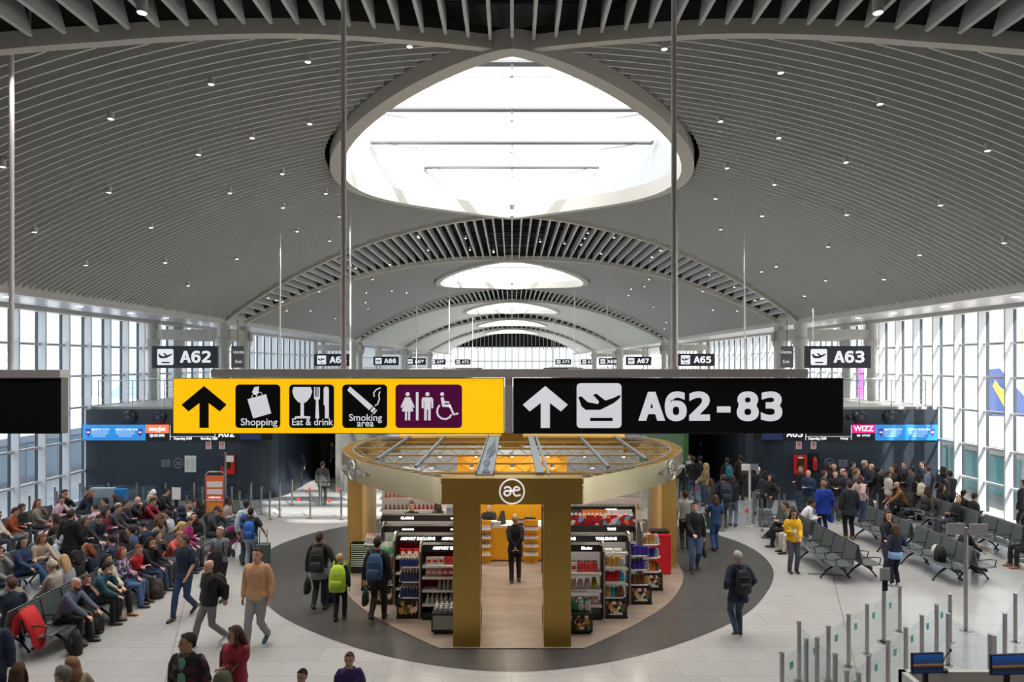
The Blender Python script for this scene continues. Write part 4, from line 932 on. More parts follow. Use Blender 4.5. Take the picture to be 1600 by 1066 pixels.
# end displays with rounded boards
def endcap(sg, x, y, lb, zs=(.44, .78, 1.1)):
    t = thing('end_display', lb, 'display', (x, y, .02)); W = .52
    def bx(a, b): return sorted((sg*a, sg*b))
    q = MB(); prof = [(-.3, 0), (.3, 0), (.3, 1.25), (.26, 1.45), (.16, 1.56), (0, 1.6), (-.12, 1.57), (-.24, 1.42), (-.3, 1.2)]
    q.prism(prof, *bx(0, .045), 'x'); q.build('end_board', M(sr(150, 135, 118), .35, .2, .05), t)
    q = MB(); q.prism([(a*1.04, b*1.008) for a, b in prof], *bx(-.012, .0), 'x'); q.build('board_edge', blk, t)
    q = MB(); q.box(*bx(.045, W), -.3, .3, .0, .06); q.box(*bx(.045, W-.01), -.29, .29, .06, .4); q.build('base', blk, t)
    q = MB(); q.box(*bx(.07, W-.04), -.297, -.29, .08, .37); q.build('picture_panel', foods, t)
    q = MB(); q.box(*bx(W-.01, W-.002), -.26, .26, .08, .37); q.build('map_panel', map_p, t)
    for z in zs:
        q = MB(); q.prism([(sg*.045, -.28), (sg*(W-.12-z*.04), -.28), (sg*(W-z*.04), -.16), (sg*(W-z*.04), .28), (sg*.045, .28)], z-.02, z, 'z'); q.build('shelf', shelf_m, t)
    return t
E = {}
for sg in (-1, 1):
    lb = 'left' if sg < 0 else 'right'
    E[sg, 0] = endcap(sg, sg*1.96, 14.95, 'rounded end display on the nearest %s gondola, stocked with %s' % (lb, 'tubes and bottles' if sg < 0 else 'gold and red snack bags'))
    E[sg, 1] = endcap(sg, sg*2.66, 15.8, 'rounded end display on the second %s gondola, stocked with %s' % (lb, 'green and orange bottles' if sg < 0 else 'purple snack bags'))
    E[sg, 2] = endcap(sg, sg*3.12, 16.75, 'rounded end display on the third %s gondola' % lb)
    t = thing('display_table', 'low %s at the %s foot of the kiosk entrance' % ('glass-fronted display table' if sg < 0 else 'picture-fronted display table', lb), 'table', (sg*1.13, 14.05, .02))
    q = MB(); q.box(-.5, .5, -.25, .25, .05, .42); q.build('body', blk, t); q = MB(); q.box(-.47, .47, -.256, -.25, .1, .38); q.build('front_panel', foods if sg > 0 else M(sr(160, 168, 165), .25), t)
    q = MB(); q.box(-.46, .46, -.21, .21, 0, .05); q.build('plinth', blk, t)
# goods
def bag_mb(w=.13, h=.2, d=.07):
    q = MB(); n = 10; rings = []
    for z, a, b in ((0, .55, .6), (.1, .92, .95), (.4, 1, 1), (.7, .82, .6), (.88, .62, .2), (1, .72, .1)):
        rings.append([(w/2*a*math.copysign(abs(math.cos(2*PI*j/n))**.6, math.cos(2*PI*j/n)), d/2*b*math.sin(2*PI*j/n)*(1+.12*math.sin(5*j+z*9)), h*z) for j in range(n)])
    return q.loft(rings)
def bottle_mb(r=.035, h=.22): return MB().lathe([(r, 0), (r, h*.6), (r*.9, h*.68), (r*.4, h*.78), (r*.38, h*.86)], n=10), MB().lathe([(r*.45, h*.86), (r*.45, h)], n=10)
def box_mb(w=.12, h=.16, d=.07): return MB().box(-w/2, w/2, -d/2, d/2, 0, h)
def stock(kind, cols, pts, label, cat, group, cap=None, dims=None, z=.02):
    meshes = []
    for c in cols:
        mt = M(c, .28 if kind == 'bag' else .4, .45 if kind == 'bag' else 0, .25 if kind == 'bag' else .05, 30)
        nm = {'bag': 'snack_bag', 'bottle': 'bottle', 'box': 'packet', 'jar': 'jar'}[kind]; d = dims or {}
        if kind == 'bag': o = bag_mb(**d).build(nm, mt, smooth=True); ch = None
        elif kind == 'box': o = box_mb(**d).build(nm, mt); ch = box_mb(d.get('w', .12)*.7, d.get('h', .16)*.4, d.get('d', .07)+.004)
        else:
            a, b = bottle_mb(**d) if kind == 'bottle' else bottle_mb(.04, .12); o = a.build(nm, mt); ch = b
        if ch is not None:
            c2 = ch.build('label_band' if kind == 'box' else 'cap', M(cap, .4) if cap else whp, o); c2.location = (0, 0, (d.get('h', .16))*.3 if kind == 'box' else 0)
        tag(o, label, cat, group); meshes.append(copier(o))
    for i, p in enumerate(pts):
        if len(p) > 4: j = p[4]
        else: j = (i*7//3) % len(cols) if kind == 'bag' else int(i*len(cols)/len(pts)) % len(cols)
        meshes[j]((p[0], p[1], p[2]+z), (p[3]+random.uniform(-.35, .35)*(kind == 'bag')) if len(p) > 3 else random.uniform(-.12, .12), scale=(1, 1, random.uniform(.86, 1.12)) if kind == 'bag' else None)
def rowpts(x0, x1, y, z, n, dy=0, m=1, rz=0.):
    return [(x0+(x1-x0)*(i+.5)/n, y+j*dy, z, rz+random.uniform(-.1, .1)) for j in range(m) for i in range(n)]
random.seed(11)
GLD, RED_, TEAL, PUR, BRN, WHT, GRN, ORG, SIL = sr(200, 150, 80), sr(190, 30, 30), sr(30, 150, 170), sr(70, 50, 150), sr(120, 80, 50), sr(220, 218, 214), sr(90, 160, 70), sr(225, 120, 50), sr(170, 175, 180)
# right end display 1
for z, cols, lb in ((1.1, (GLD, SIL), 'gold and silver snack bag on the top shelf of the nearest right end display'), (.78, (RED_, TEAL), 'red or teal snack bag on the middle shelf of the nearest right end display'), (.44, (GLD, BRN, TEAL), 'brown, gold or teal snack bag on the lowest shelf of the nearest right end display')):
    stock('bag', cols, rowpts(2.03, 2.42, 14.74, z, 4, .14, 2), lb, 'snack bag', lb.split(' on ')[1])
stock('bag', (GLD,), rowpts(2.05, 2.3, 14.85, 1.32, 3, .12, 1) and [], '', '', '') if False else None
for z, cols, lb in ((1.1, (PUR,), 'shiny purple snack bag on the top shelf of the second right end display'), (.78, (PUR, SIL), 'purple or silver snack bag on the middle shelf of the second right end display'), (.44, (BRN, GLD), 'brown snack bag on the lowest shelf of the second right end display')):
    stock('bag', cols, rowpts(2.73, 3.12, 15.6, z, 4, .14, 2), lb, 'snack bag', lb.split(' on ')[1])
for z, cols in ((1.1, (GLD, WHT)), (.78, (PUR, SIL)), (.44, (ORG, BRN))):
    stock('bag', cols, rowpts(3.2, 3.56, 16.6, z, 4, .12, 2), 'small snack bag on the third right end display, %s shelf' % {1.1: 'top', .78: 'middle', .44: 'lowest'}[z], 'snack bag', 'bags third right display %s' % z)
# left end displays
for z, cols, lb, kd in ((1.1, (sr(40, 60, 130), sr(210, 190, 90), SIL), 'blue, yellow or silver tube on the top shelf of the nearest left end display', 'bottle'), (.78, (sr(50, 60, 110), sr(180, 150, 100)), 'small bottle on the middle shelf of the nearest left end display', 'bottle'), (.44, (sr(50, 60, 110), sr(225, 150, 140)), 'pink or blue bottle on the lowest shelf of the nearest left end display', 'bottle')):
    stock(kd, cols, rowpts(-2.42, -2.03, 14.74, z, 6, .1, 3), lb, 'bottle', lb.split(' on ')[1])
for z, cols, lb in ((1.1, (sr(120, 200, 160), WHT), 'green or clear water bottle on the top shelf of the second left end display'), (.78, (ORG, sr(225, 170, 120)), 'orange drink bottle on the middle shelf of the second left end display'), (.44, (SIL, GRN), 'green or clear bottle on the lowest shelf of the second left end display')):
    stock('bottle', cols, rowpts(-3.12, -2.73, 15.6, z, 6, .11, 3), lb, 'bottle', lb.split(' on ')[1], dims=dict(r=.032, h=.25))
for z, cols in ((1.1, (WHT, sr(220, 120, 130))), (.78, (GRN, WHT)), (.44, (ORG, SIL))):
    stock('bottle', cols, rowpts(-3.56, -3.2, 16.6, z, 5, .12, 2), 'bottle on the third left end display, %s shelf' % {1.1: 'top', .78: 'middle', .44: 'lowest'}[z], 'bottle', 'bottles third left display %s' % z)
# gondola goods
stock('box', (WHT, sr(215, 60, 60), WHT), rowpts(-1.86, -.78, 14.75, 1.14, 8, .12, 1), 'white or red carton on the top shelf of the nearest left gondola', 'carton', 'top cartons nearest left gondola', RED_)
stock('box', (sr(214, 130, 130), sr(200, 60, 60), sr(220, 180, 120)), rowpts(-1.86, -.78, 14.72, .9, 9), 'pink or red packet on the second shelf of the nearest left gondola', 'packet', 'second shelf packets nearest left gondola', WHT)
stock('bottle', (sr(120, 130, 130), WHT, sr(180, 190, 150)), rowpts(-1.6, -.78, 14.66, .62, 9, .1, 2), 'small bottle on the third shelf of the nearest left gondola', 'bottle', 'third shelf bottles nearest left gondola', dims=dict(r=.035, h=.2))
stock('bottle', (SIL, WHT), rowpts(-1.86, -.78, 14.66, .32, 11, .1, 2), 'grey bottle on the bottom shelf of the nearest left gondola', 'bottle', 'bottom bottles nearest left gondola', dims=dict(r=.038, h=.2))
stock('jar', (SIL, sr(200, 195, 180)), rowpts(-1.6, -.68, 13.92, .42, 9, .12, 3), 'small jar on the left display table', 'jar', 'jars on the left display table')
stock('bag', (sr(40, 120, 90), sr(60, 80, 60), sr(190, 190, 180)), rowpts(.68, 1.6, 13.92, .42, 7, .13, 3), 'green or grey snack bag on the right display table', 'snack bag', 'bags on the right display table')
stock('box', (RED_, sr(190, 30, 50), WHT), rowpts(-2.55, -.8, 15.55, 1.1, 12), 'red or white carton on the upper shelf of the second left gondola', 'carton', 'upper cartons second left gondola', WHT)
stock('box', (RED_, sr(160, 160, 170), sr(80, 90, 130)), rowpts(-2.55, -.8, 15.52, .75, 12), 'packet on the middle shelf of the second left gondola', 'packet', 'middle packets second left gondola', WHT)
stock('bottle', (sr(120, 200, 140), WHT, sr(40, 40, 44), sr(40, 40, 44)), rowpts(-3.0, -.8, 16.45, 1.18, 14), 'small bottle on the top shelf of the third left gondola', 'bottle', 'top bottles third left gondola', dims=dict(r=.035, h=.17))
stock('box', (WHT, sr(220, 170, 170), sr(90, 90, 100)), rowpts(-3.2, -.85, 17.4, 1.25, 14), 'small carton on the top shelf of the fourth left gondola', 'carton', 'top cartons fourth left gondola', GLD, dims=dict(w=.1, h=.12, d=.06))
stock('box', (WHT, sr(215, 60, 50), WHT, sr(220, 150, 140)), rowpts(.8, 1.86, 14.75, .98, 7, .14, 2), 'white and red sweets box on the upper shelf of the nearest right gondola', 'box', 'upper boxes nearest right gondola', RED_, dims=dict(w=.13, h=.2, d=.08))
stock('bag', (sr(170, 160, 80), sr(215, 190, 190)), rowpts(.8, 1.86, 14.72, .62, 7, .12, 2), 'olive or pink sweets bag on the middle shelf of the nearest right gondola', 'bag', 'middle bags nearest right gondola')
stock('box', (sr(150, 130, 70), sr(180, 120, 110)), rowpts(.8, 1.86, 14.7, .3, 8), 'packet on the lowest shelf of the nearest right gondola', 'packet', 'lowest packets nearest right gondola', WHT)
stock('box', (sr(90, 90, 100), TEAL, WHT), rowpts(.82, 2.5, 15.5, 1.2, 8), 'flat box on the top shelf of the second right gondola', 'box', 'top boxes second right gondola', WHT, dims=dict(w=.17, h=.07, d=.1))
stock('box', (sr(100, 150, 190), sr(150, 120, 110)), rowpts(.85, 2.9, 16.4, 1.2, 8), 'blue flat toy box on the top shelf of the third right gondola', 'box', 'toy boxes third right gondola', WHT, dims=dict(w=.18, h=.08, d=.1))
stock('box', (sr(225, 60, 40), sr(235, 110, 70), sr(60, 60, 62), sr(230, 130, 40), sr(230, 130, 40), WHT, WHT), rowpts(.85, 3.15, 17.92, 1.4, 21), 'tall gift box on the top shelf of the farthest right gondola', 'box', 'top gifts farthest right gondola', WHT, dims=dict(w=.1, h=.24, d=.08))
stock('box', (sr(230, 130, 40), sr(225, 60, 40), WHT), rowpts(.85, 3.15, 17.92, 1.0, 16), 'gift box on the middle shelf of the farthest right gondola', 'box', 'middle gifts farthest right gondola', WHT, dims=dict(w=.12, h=.2, d=.08))
stock('bottle', (sr(220, 120, 110), WHT, sr(120, 100, 90), sr(180, 40, 50)), rowpts(-3.75, -2.05, 20.0, 1.55, 14)+rowpts(-3.75, -2.05, 20.0, 1.2, 14), 'perfume bottle on the back left perfume shelf', 'bottle', 'perfumes back left', blkc := sr(40, 36, 34), dims=dict(r=.035, h=.16))
stock('bottle', (sr(220, 170, 110), WHT, sr(120, 100, 140), sr(180, 140, 50)), rowpts(2.05, 3.75, 20.0, 1.55, 14)+rowpts(2.05, 3.75, 20.0, 1.2, 14), 'perfume bottle on the back right perfume shelf', 'bottle', 'perfumes back right', blkc, dims=dict(r=.035, h=.16))
# counter things
def counter_rack(x, lb, cols, g):
    t = thing('counter_rack', lb, 'rack', (x, 18.72, .02)); q = MB(); q.box(-.2, .2, .12, .15, 0, 1.15); q.build('back_panel', ambr, t)
    for z in (.25, .48, .71, .94): q = MB(); q.box(-.2, .2, -.12, .12, z-.015, z); q.box(-.2, .2, -.13, -.12, z-.015, z+.04); q.build('tray', whp, t)
    for i, z in enumerate((.25, .48, .71, .94)): stock('box', (cols[i],), rowpts(x-.18, x+.18, 18.68, z, 5), 'small sweets packet on the %s tray of the %s' % (('lowest', 'second', 'third', 'top')[i], g), 'packet', '%s tray %s' % (('lowest', 'second', 'third', 'top')[i], g), WHT, dims=dict(w=.055, h=.1, d=.05))
counter_rack(-.78, 'rack of sweets at the left end of the counter front', (sr(230, 180, 40), sr(90, 90, 100), sr(120, 90, 130), sr(200, 190, 180)), 'left counter rack')
counter_rack(.52, 'rack of sweets on the counter front beside the standing guard', (sr(120, 130, 140), sr(90, 100, 90), sr(200, 60, 50), sr(90, 50, 60)), 'right counter rack')
for (x, lb, rz) in ((-.32, 'black till screen seen edge-on, left on the counter', .9), (1.0, 'low black till on the right of the counter', .2)):
    t = thing('till', lb, 'till', (x, 19.15, 1.0), rz); q = MB(); q.prism([(-.2, 0), (.2, 0), (.14, .34 if x < 0 else .12), (.06, .36 if x < 0 else .14)], -.03, .03); q.build('screen', blk, t); q = MB(); q.box(-.13, .13, -.1, .12, 0, .03); q.build('base', blk, t)
for i, (x, w_, h, c, lb) in enumerate(((-.95, .28, .16, sr(140, 200, 180), 'pale green leaflet box on the counter'), (-.62, .2, .09, sr(60, 150, 190), 'blue box on the counter'), (-.42, .22, .1, WHT, 'white card dispenser on the counter'), (.2, .3, .18, sr(90, 60, 60), 'dark sweets tray on the counter before the till'), (.5, .3, .22, sr(60, 60, 66), 'dark display box on the counter, right of the guard'))):
    t = thing('counter_box', lb, 'box', (x, 18.99, 1.0)); q = MB(); q.box(-w_/2, w_/2, -.06, .06, 0, h); q.build('box', M(c, .5), t); q = MB(); q.box(-w_/2+.02, w_/2-.02, -.065, -.06, h*.4, h*.8); q.build('label', whp, t)
# baskets, red luggage stand
bk_ = thing('shopping_basket', 'black shopping basket in the stack at the left kiosk column', 'basket', group='stacked shopping baskets')
q = MB(); q.loft([[(-.2, -.14, 0), (.2, -.14, 0), (.2, .14, 0), (-.2, .14, 0)], [(-.23, -.16, .2), (.23, -.16, .2), (.23, .16, .2), (-.23, .16, .2)], [(-.22, -.15, .2), (.22, -.15, .2), (.22, .15, .2), (-.22, .15, .2)], [(-.19, -.13, .01), (.19, -.13, .01), (.19, .13, .01), (-.19, .13, .01)]]); q.build('tub', blk, bk_)
q = MB(); q.tube([(-.2, -.165, .19), (.2, -.165, .19)], .012, 6); q.build('handle', M(sr(190, 200, 180), .5), bk_)
mb_ = copier(bk_)
for c in (-4.0, -3.55):
    for i in range(11): mb_((c, 17.95, .03+i*.055), 0)
t = thing('luggage_stand', 'bright red luggage stand at the right kiosk column', 'display stand', (3.85, 17.9, .02)); q = MB(); q.box(-.28, .28, -.2, .2, 0, 1.05); bevel(q.build('cabinet', M(sr(205, 20, 38), .4), t), .03); q = MB(); q.box(-.24, .24, -.16, .16, 1.05, 1.12); q.build('top', blk, t)
# ---------------------------------------------------------------- beam seating
seat_m = M(sr(98, 105, 104), .4, .25, .05); sfr = M(sr(44, 48, 52), .35, .6); sarm = M(sr(70, 74, 76), .3, .7)
def bench(n, label):
    t = thing('beam_seating', label, 'bench'); P = .6; L = n*P
    q = MB(); q.box(-L/2, L/2, -.03, .03, .33, .39); q.build('beam', sfr, t)
    for i in range(n):
        x = -L/2+P*(i+.5)
        q = MB(); q.tube([(x, -.20, .45), (x, -.1, .425), (x, .12, .43), (x, .27, .455), (x, .30, .44)], .265, 4, side=(1, 0, 0), flat=.06) if False else None
        prof = [(-.20, .455), (-.1, .425), (.12, .43), (.25, .455), (.285, .44)]
        q = MB(); q.loft([[(x-.265, y, z-.02), (x+.265, y, z-.02), (x+.265, y, z), (x-.265, y, z)] for y, z in prof]); q.build('seat', seat_m, t)
        prof = [(-.2, .47), (-.225, .58), (-.27, .8), (-.30, .92)]
        q = MB(); q.loft([[(x-.265, y-.02, z), (x+.265, y-.02, z), (x+.265, y, z), (x-.265, y, z)] for y, z in prof]); q.tube([(x-.27, -.2, .45), (x-.27, -.31, .93), (x+.27, -.31, .93), (x+.27, -.2, .45)], .016, 6); q.build('backrest', seat_m, t)
    for i in range(n+1):
        x = -L/2+P*i; q = MB(); q.tube([(x, -.22, .62), (x, .1, .64), (x, .24, .62), (x, .2, .44)], .014, 6, rnd=False); q.build('armrest', sarm, t)
    for x in (-L/2+.5, L/2-.5):
        q = MB()
        for y in (-.36, .38): q.tube([(x, 0, .35), (x, y*.6, .2), (x, y, .025)], [.032, .024, .018], 8); q.cyl(x, y, 0, .03, .03, 10)
        q.build('leg', sfr, t)
    return copier(t)
SPL = (-14.9, -12.1, -9.2); SPR = (8.65, 11.4, 14.3)
bn = bench(4, 'x')
ordn = ('nearest the camera', 'second from the camera', 'third along the row', 'fourth along the row', 'at the far end of the row')
for (xs, y0, n, side, rown) in ((-9.2, 13.7, 4, 'left', 'aisle row'), (-12.1, 13.7, 4, 'left', 'middle row'), (-14.9, 15.5, 3, 'left', 'window row'), (8.65, 18.2, 2, 'right', 'aisle row'), (11.4, 18.0, 2, 'right', 'middle row'), (14.3, 19.4, 3, 'right', 'window row')):
    for i in range(n):
        for sg in (-1, 1):
            bn((xs+sg*.36, y0+i*2.62+(.12 if sg > 0 else 0), 0), R(-90*sg), 'dark bench in the %s seating, facing the %s, %s, %s' % (side, 'left windows' if sg < 0 else 'right windows', rown, ordn[i]))
# ---------------------------------------------------------------- people
def ik(a, b, l1, l2, pole):
    d = b-a; L = d.length; mx = (l1+l2)*.995
    if L > mx: b = a+d*(mx/L); d = b-a; L = mx
    x = (l1*l1-l2*l2+L*L)/(2*L); h = math.sqrt(max(l1*l1-x*x, 0)); u = d.normalized(); p = Vector(pole); p = p-u*p.dot(u); p = p.normalized() if p.length > 1e-5 else u.orthogonal()
    return a+u*x+p*h, b
ARM = dict(down=(.06, .03, -.54), swf=(.03, .22, -.48), swb=(.06, -.2, -.47), phone=(-.11, .25, -.25), lap=(-.10, .34, -.40), pocket=(.06, .06, -.42), back=(-.165, -.13, -.47), chin=(-.16, .17, .03), up=(-.06, .16, .16), knee=(-.02, .42, -.40), cross=(-.24, .20, -.22), carry=(.09, .05, -.54), bag=(-.02, .16, -.2), fwd=(.02, .4, -.30), out=(.2, .05, -.45))
SKIN = (sr(205, 160, 138), sr(190, 142, 118), sr(150, 106, 82), sr(214, 172, 152), sr(96, 66, 52))
HC = dict(black=sr(34, 29, 28), dark=sr(56, 43, 36), brown=sr(84, 58, 42), light=sr(140, 104, 76), blond=sr(182, 150, 104), grey=sr(170, 166, 160), white=sr(220, 218, 212), red=sr(120, 60, 34))
NPEOPLE = [0]
folds = bpy.data.textures.new('cloth folds', 'CLOUDS'); folds.noise_scale = .16; folds.noise_depth = 2
def crease(o, s):
    d = o.modifiers.new('folds', 'DISPLACE'); d.texture = folds; d.texture_coords = 'LOCAL'; d.strength = s; d.mid_level = .5
def remesh(o, v):
    m = o.modifiers.new('skin', 'REMESH'); m.mode = 'VOXEL'; m.voxel_size = v; m.use_smooth_shade = True; m.adaptivity = 0
    s_ = o.modifiers.new('soften', 'SMOOTH'); s_.factor = .5; s_.iterations = 2
def person(label, x, y, face, H=1.74, pose='stand', top=(.05, .05, .06), pants=(.05, .05, .07), hair='short', hc='dark', skin=0, arms=('down', 'down'), stride=0., lean=0., head=(0, 0), shoe=(.03, .03, .03), fat=1., puff=.016, sleeve=1, coat=0, hood=None, cross=False, z=0., near=False, beard=False, group=None, wide=.0, tm=None, glasses=False):
    NPEOPLE[0] += 1
    s = H/1.75; fc = {'L': 90, 'R': -90, 'C': 180, 'A': 0}.get(face, face)
    t = thing('person', label, 'person', (x, y, z), R(fc), group); t.scale = (s, s, s)
    sit = pose == 'sit'; hz = .545/s if sit else .93; dz = hz-.93
    sk = M(SKIN[skin], .5, 0, .04); V = Vector; vox = .011 if near else .018
    ln = Matrix.Rotation(-R(lean), 4, 'X'); hp = V((0, 0, hz))
    T = lambda p: hp+ln @ (V(p)+V((0, 0, dz))-hp)
    sh = {q: T((q*.185*fat**.5, -.01, 1.42)) for q in (-1, 1)}
    hcen = T((0, .0, 1.49)); hm = Matrix.Translation(hcen) @ Matrix.Rotation(R(head[0]), 4, 'Z') @ Matrix.Rotation(-R(head[1]+lean*.35), 4, 'X')
    Hd = lambda p: hm @ V((p[0], p[1], p[2]-1.49))
    def torso(q, c, z0=.84, z1=1.5):
        prof = [(.80, .15, .66), (.86, .165, .68), (.95, .172, .66), (1.08, .148, .68), (1.2, .155, .68), (1.32, .176, .62), (1.40, .178, .54), (1.45, .13, .6), (1.49, .07, .8), (1.52, .06, .9)]
        P = [(z_, r_, f_) for z_, r_, f_ in prof if z0-.01 <= z_ <= z1]
        q.tube([T((0, .0, z_)) for z_, r_, f_ in P], [r_*(fat if z_ < 1.35 else fat**.5)+c for z_, r_, f_ in P], 14, side=(1, 0, 0), flat=[(f_*r_*fat+c)/(r_*fat+c) for z_, r_, f_ in P])
    # limbs
    J = {}
    for q, am in ((-1, arms[0]), (1, arms[1])):
        off = V(ARM[am]) if isinstance(am, str) else V(am); w_ = sh[q]+V((off.x*q, off.y, off.z))
        if lean and not sit: w_ = w_
        e_, w_ = ik(sh[q], w_, .29, .265, (q*.5, -1, -.5) if off.z < 0 else (q, -.2, -1)); J['a', q] = (sh[q], e_, w_)
        hj = V((q*.095, 0, hz-.02))
        if sit:
            an = V((q*(.12+wide), .44+stride*q, .085/s)); 
            if cross and q == 1: an = V((-.10, .62, .33/s))
            k_, an = ik(hj, an, .44, .44, (q*wide*1.5, .3, 1))
        else:
            f = stride*q; an = V((q*.095, f, .085+(.10 if f < -.1 else 0))); k_, an = ik(hj, an, .43, .425, (0, 1, 0))
        J['l', q] = (hj, k_, an)
    body = MB(); torso(body, -.006)
    body.tube([T((0, -.015, 1.42)), T((0, -.01, 1.50)), Hd((0, .0, 1.58))], [.062, .055, .055], 12, rnd=True)
    hp_ = [(1.505, .028, .04, .055), (1.525, .048, .042, .052), (1.56, .062, .028, .066), (1.61, .072, .012, .088), (1.66, .077, .006, .095), (1.70, .073, .002, .09), (1.735, .054, -.002, .068), (1.752, .025, -.004, .03)]
    body.loft([[Hd((r_*math.cos(2*PI*j/14), y_+d_*math.sin(2*PI*j/14), z_)) for j in range(14)] for z_, r_, y_, d_ in hp_])
    body.tube([Hd((0, .092, 1.655)), Hd((0, .112, 1.615)), Hd((0, .10, 1.603))], [.009, .015, .012], 8, rnd=True)
    for q in (-1, 1): body.tube([Hd((q*.078, .0, 1.605)), Hd((q*.084, -.008, 1.65))], [.012, .017], 8, rnd=True)
    for q in (-1, 1):
        a, e_, w_ = J['a', q]; body.tube([a, a.lerp(e_, .5), e_, e_.lerp(w_, .35), w_], [.036, .042, .037, .037, .026], 10, rnd=True)
        d = (w_-e_).normalized(); u = V((0, 1, 0)) if abs(d.z) > .62 else V((-q, 0, 0)); u = (u-d*u.dot(d)).normalized(); nrm = d.cross(u)*(1 if d.cross(u).dot(V((-q, 0, -.3))) > 0 else -1)
        pc = w_+d*.09; body.tube([w_-d*.01, w_+d*.04, pc], [.026, .038, .040], 10, flat=.42, side=u, rnd=True)
        for i, (o_, L_) in enumerate(((.031, .066), (.011, .075), (-.010, .070), (-.030, .054))):
            b0 = pc-d*.012+u*o_; b1 = b0+(d*.9+nrm*.35).normalized()*L_*.5; b2 = b1+(d*.55+nrm*.85).normalized()*L_*.5; body.tube([b0, b1, b2], [.0105, .0095, .008], 6, rnd=True)
        b0 = w_+d*.035+u*.03; b1 = b0+(u*.75+d*.7).normalized()*.036; b2 = b1+(d+nrm*.3+u*.1).normalized()*.03; body.tube([b0, b1, b2], [.014, .012, .010], 6, rnd=True)
        h_, k_, an = J['l', q]; body.tube([h_, h_.lerp(k_, .5), k_, k_.lerp(an, .35), an], [.085, .075, .054, .052, .034], 10, rnd=True)
        mt_ = Matrix.Rotation(-.4 if (not sit and an.z > .15) else 0, 4, 'X'); body.tube([an+mt_ @ v_ for v_ in (V((0, -.03, -.035)), V((0, .06, -.05)), V((0, .14, -.06)))], [.026, .03, .022], 8, flat=.6, side=(1, 0, 0), rnd=True)
    o = body.build('body', sk, t); remesh(o, vox if near else .016)
    # trousers
    q_ = MB(); pr = [(.80, .150, .68), (.86, .168, .68), (.95, .174, .66), (1.04, .152, .68)]
    q_.tube([V((0, 0, z_+dz)) if z_ < .95 else T((0, 0, z_)) for z_, r_, f_ in pr], [r_*fat+.014 for z_, r_, f_ in pr], 14, side=(1, 0, 0), flat=.7)
    for q in (-1, 1):
        h_, k_, an = J['l', q]; a2 = an+(k_-an).normalized()*-.02
        q_.tube([h_, h_.lerp(k_, .5), k_, k_.lerp(an, .45), a2], [.098*fat**.5, .088, .07, .066, .058], 12, rnd=False)
    o = q_.build('trousers', M(pants, .85, 0, .14, 9, bump=.15), t); remesh(o, .02); crease(o, .022)
    for q in (-1, 1):
        h_, k_, an = J['l', q]; q_ = MB(); tilt = -.5 if (not sit and an.z > .15) else 0; yo = V((0, 0, 0))
        fz = an.z-.085/(s if sit else 1)
        P = [V((0, -.075, -.042)), V((0, -.03, -.036)), V((0, .06, -.046)), V((0, .15, -.055)), V((0, .195, -.06))]
        mt = Matrix.Rotation(tilt*.8, 4, 'X'); q_.tube([an+mt @ p for p in P], [.03, .042, .046, .045, .03], 10, flat=[.9, .98, .72, .55, .5], side=(1, 0, 0)); q_.tube([an+V((0, -.02, .03)), an+V((0, -.02, -.04))], [.046, .05], 10); q_.build('shoe', M(shoe, .5, 0, .1), t, smooth=True)
    # top
    tmat = tm or M(top, .82, 0, .16, 8, bump=.2)
    q_ = MB(); torso(q_, puff, z0=.84 if not coat else .80, z1=1.495)
    if coat and not sit:
        q_.tube([V((0, 0, .86)), V((0, 0, .86-coat*.5)), V((0, 0, .86-coat))], [.185*fat+puff, .19*fat+puff, .195*fat+puff], 14, side=(1, 0, 0), flat=.74)
    for q in (-1, 1):
        a, e_, w_ = J['a', q]; c = puff
        if sleeve == 1: q_.tube([a-V((q*.03, 0, 0)), a.lerp(e_, .3), e_, e_.lerp(w_, .5), w_-(w_-e_)*.14], [.048+c, .047+c, .041+c, .038+c, .032+c*.8], 10, rnd=True)
        else: q_.tube([a-V((q*.03, 0, 0)), a.lerp(e_, .35), a.lerp(e_, .75)], [.058+c, .054+c, .054+c], 10, rnd=True)
    if hood: q_.tube([T((-.07, -.03, 1.47)), T((0, -.10, 1.45)), T((.07, -.03, 1.47))], [.045, .06, .045], 8, rnd=True)
    else: q_.tube([T((0, -.01, 1.47)), T((0, -.01, 1.515))], [.075, .068], 12)
    o = q_.build('jacket' if puff > .02 or coat else 'shirt', tmat, t); remesh(o, .014 if near else .02); crease(o, .03 if puff > .02 else .02)
    # hair or headwear
    q_ = MB(); nm = 'hair'; hcol = HC.get(hc, hc)
    def cap(rx, ry, rz, yo, zo, cut=-.35, n=14):
        rings = []
        for i in range(8):
            f = PI*(.04+.60*i/7); rings.append([Hd((rx*math.sin(f)*math.cos(2*PI*j/n), yo+ry*math.sin(f)*math.sin(2*PI*j/n)-max(0, math.sin(2*PI*j/n))*.045*max(0, (i-2.5)/4.5), zo+rz*math.cos(f)+max(0, math.sin(2*PI*j/n))*.15*max(0, (i-3)/4))) for j in range(n)])
        q_.loft(rings)
    if hair != 'bald':
        cap(.088, .112, .105, -.008, 1.665)
        if hair == 'short': q_.tube([Hd((0, -.05, 1.66)), Hd((0, -.062, 1.6))], [.078, .055], 10, flat=.7, side=(1, 0, 0), rnd=True)
        if hair in ('long', 'mid'):
            zz = 1.28 if hair == 'long' else 1.46; q_.tube([Hd((0, -.045, 1.66)), Hd((0, -.075, 1.55)), Hd((0, -.10, (1.55+zz)/2)), Hd((0, -.10, zz))], [.088, .098, .10, .07], 12, flat=[.75, .6, .42, .3], side=(1, 0, 0), rnd=True)
            for q in (-1, 1): q_.tube([Hd((q*.075, -.01, 1.68)), Hd((q*.088, .01, 1.6)), Hd((q*.095, .01, 1.52)), Hd((q*.09, .02, max(zz, 1.36)))], [.022, .026, .028, .02], 8, rnd=True)
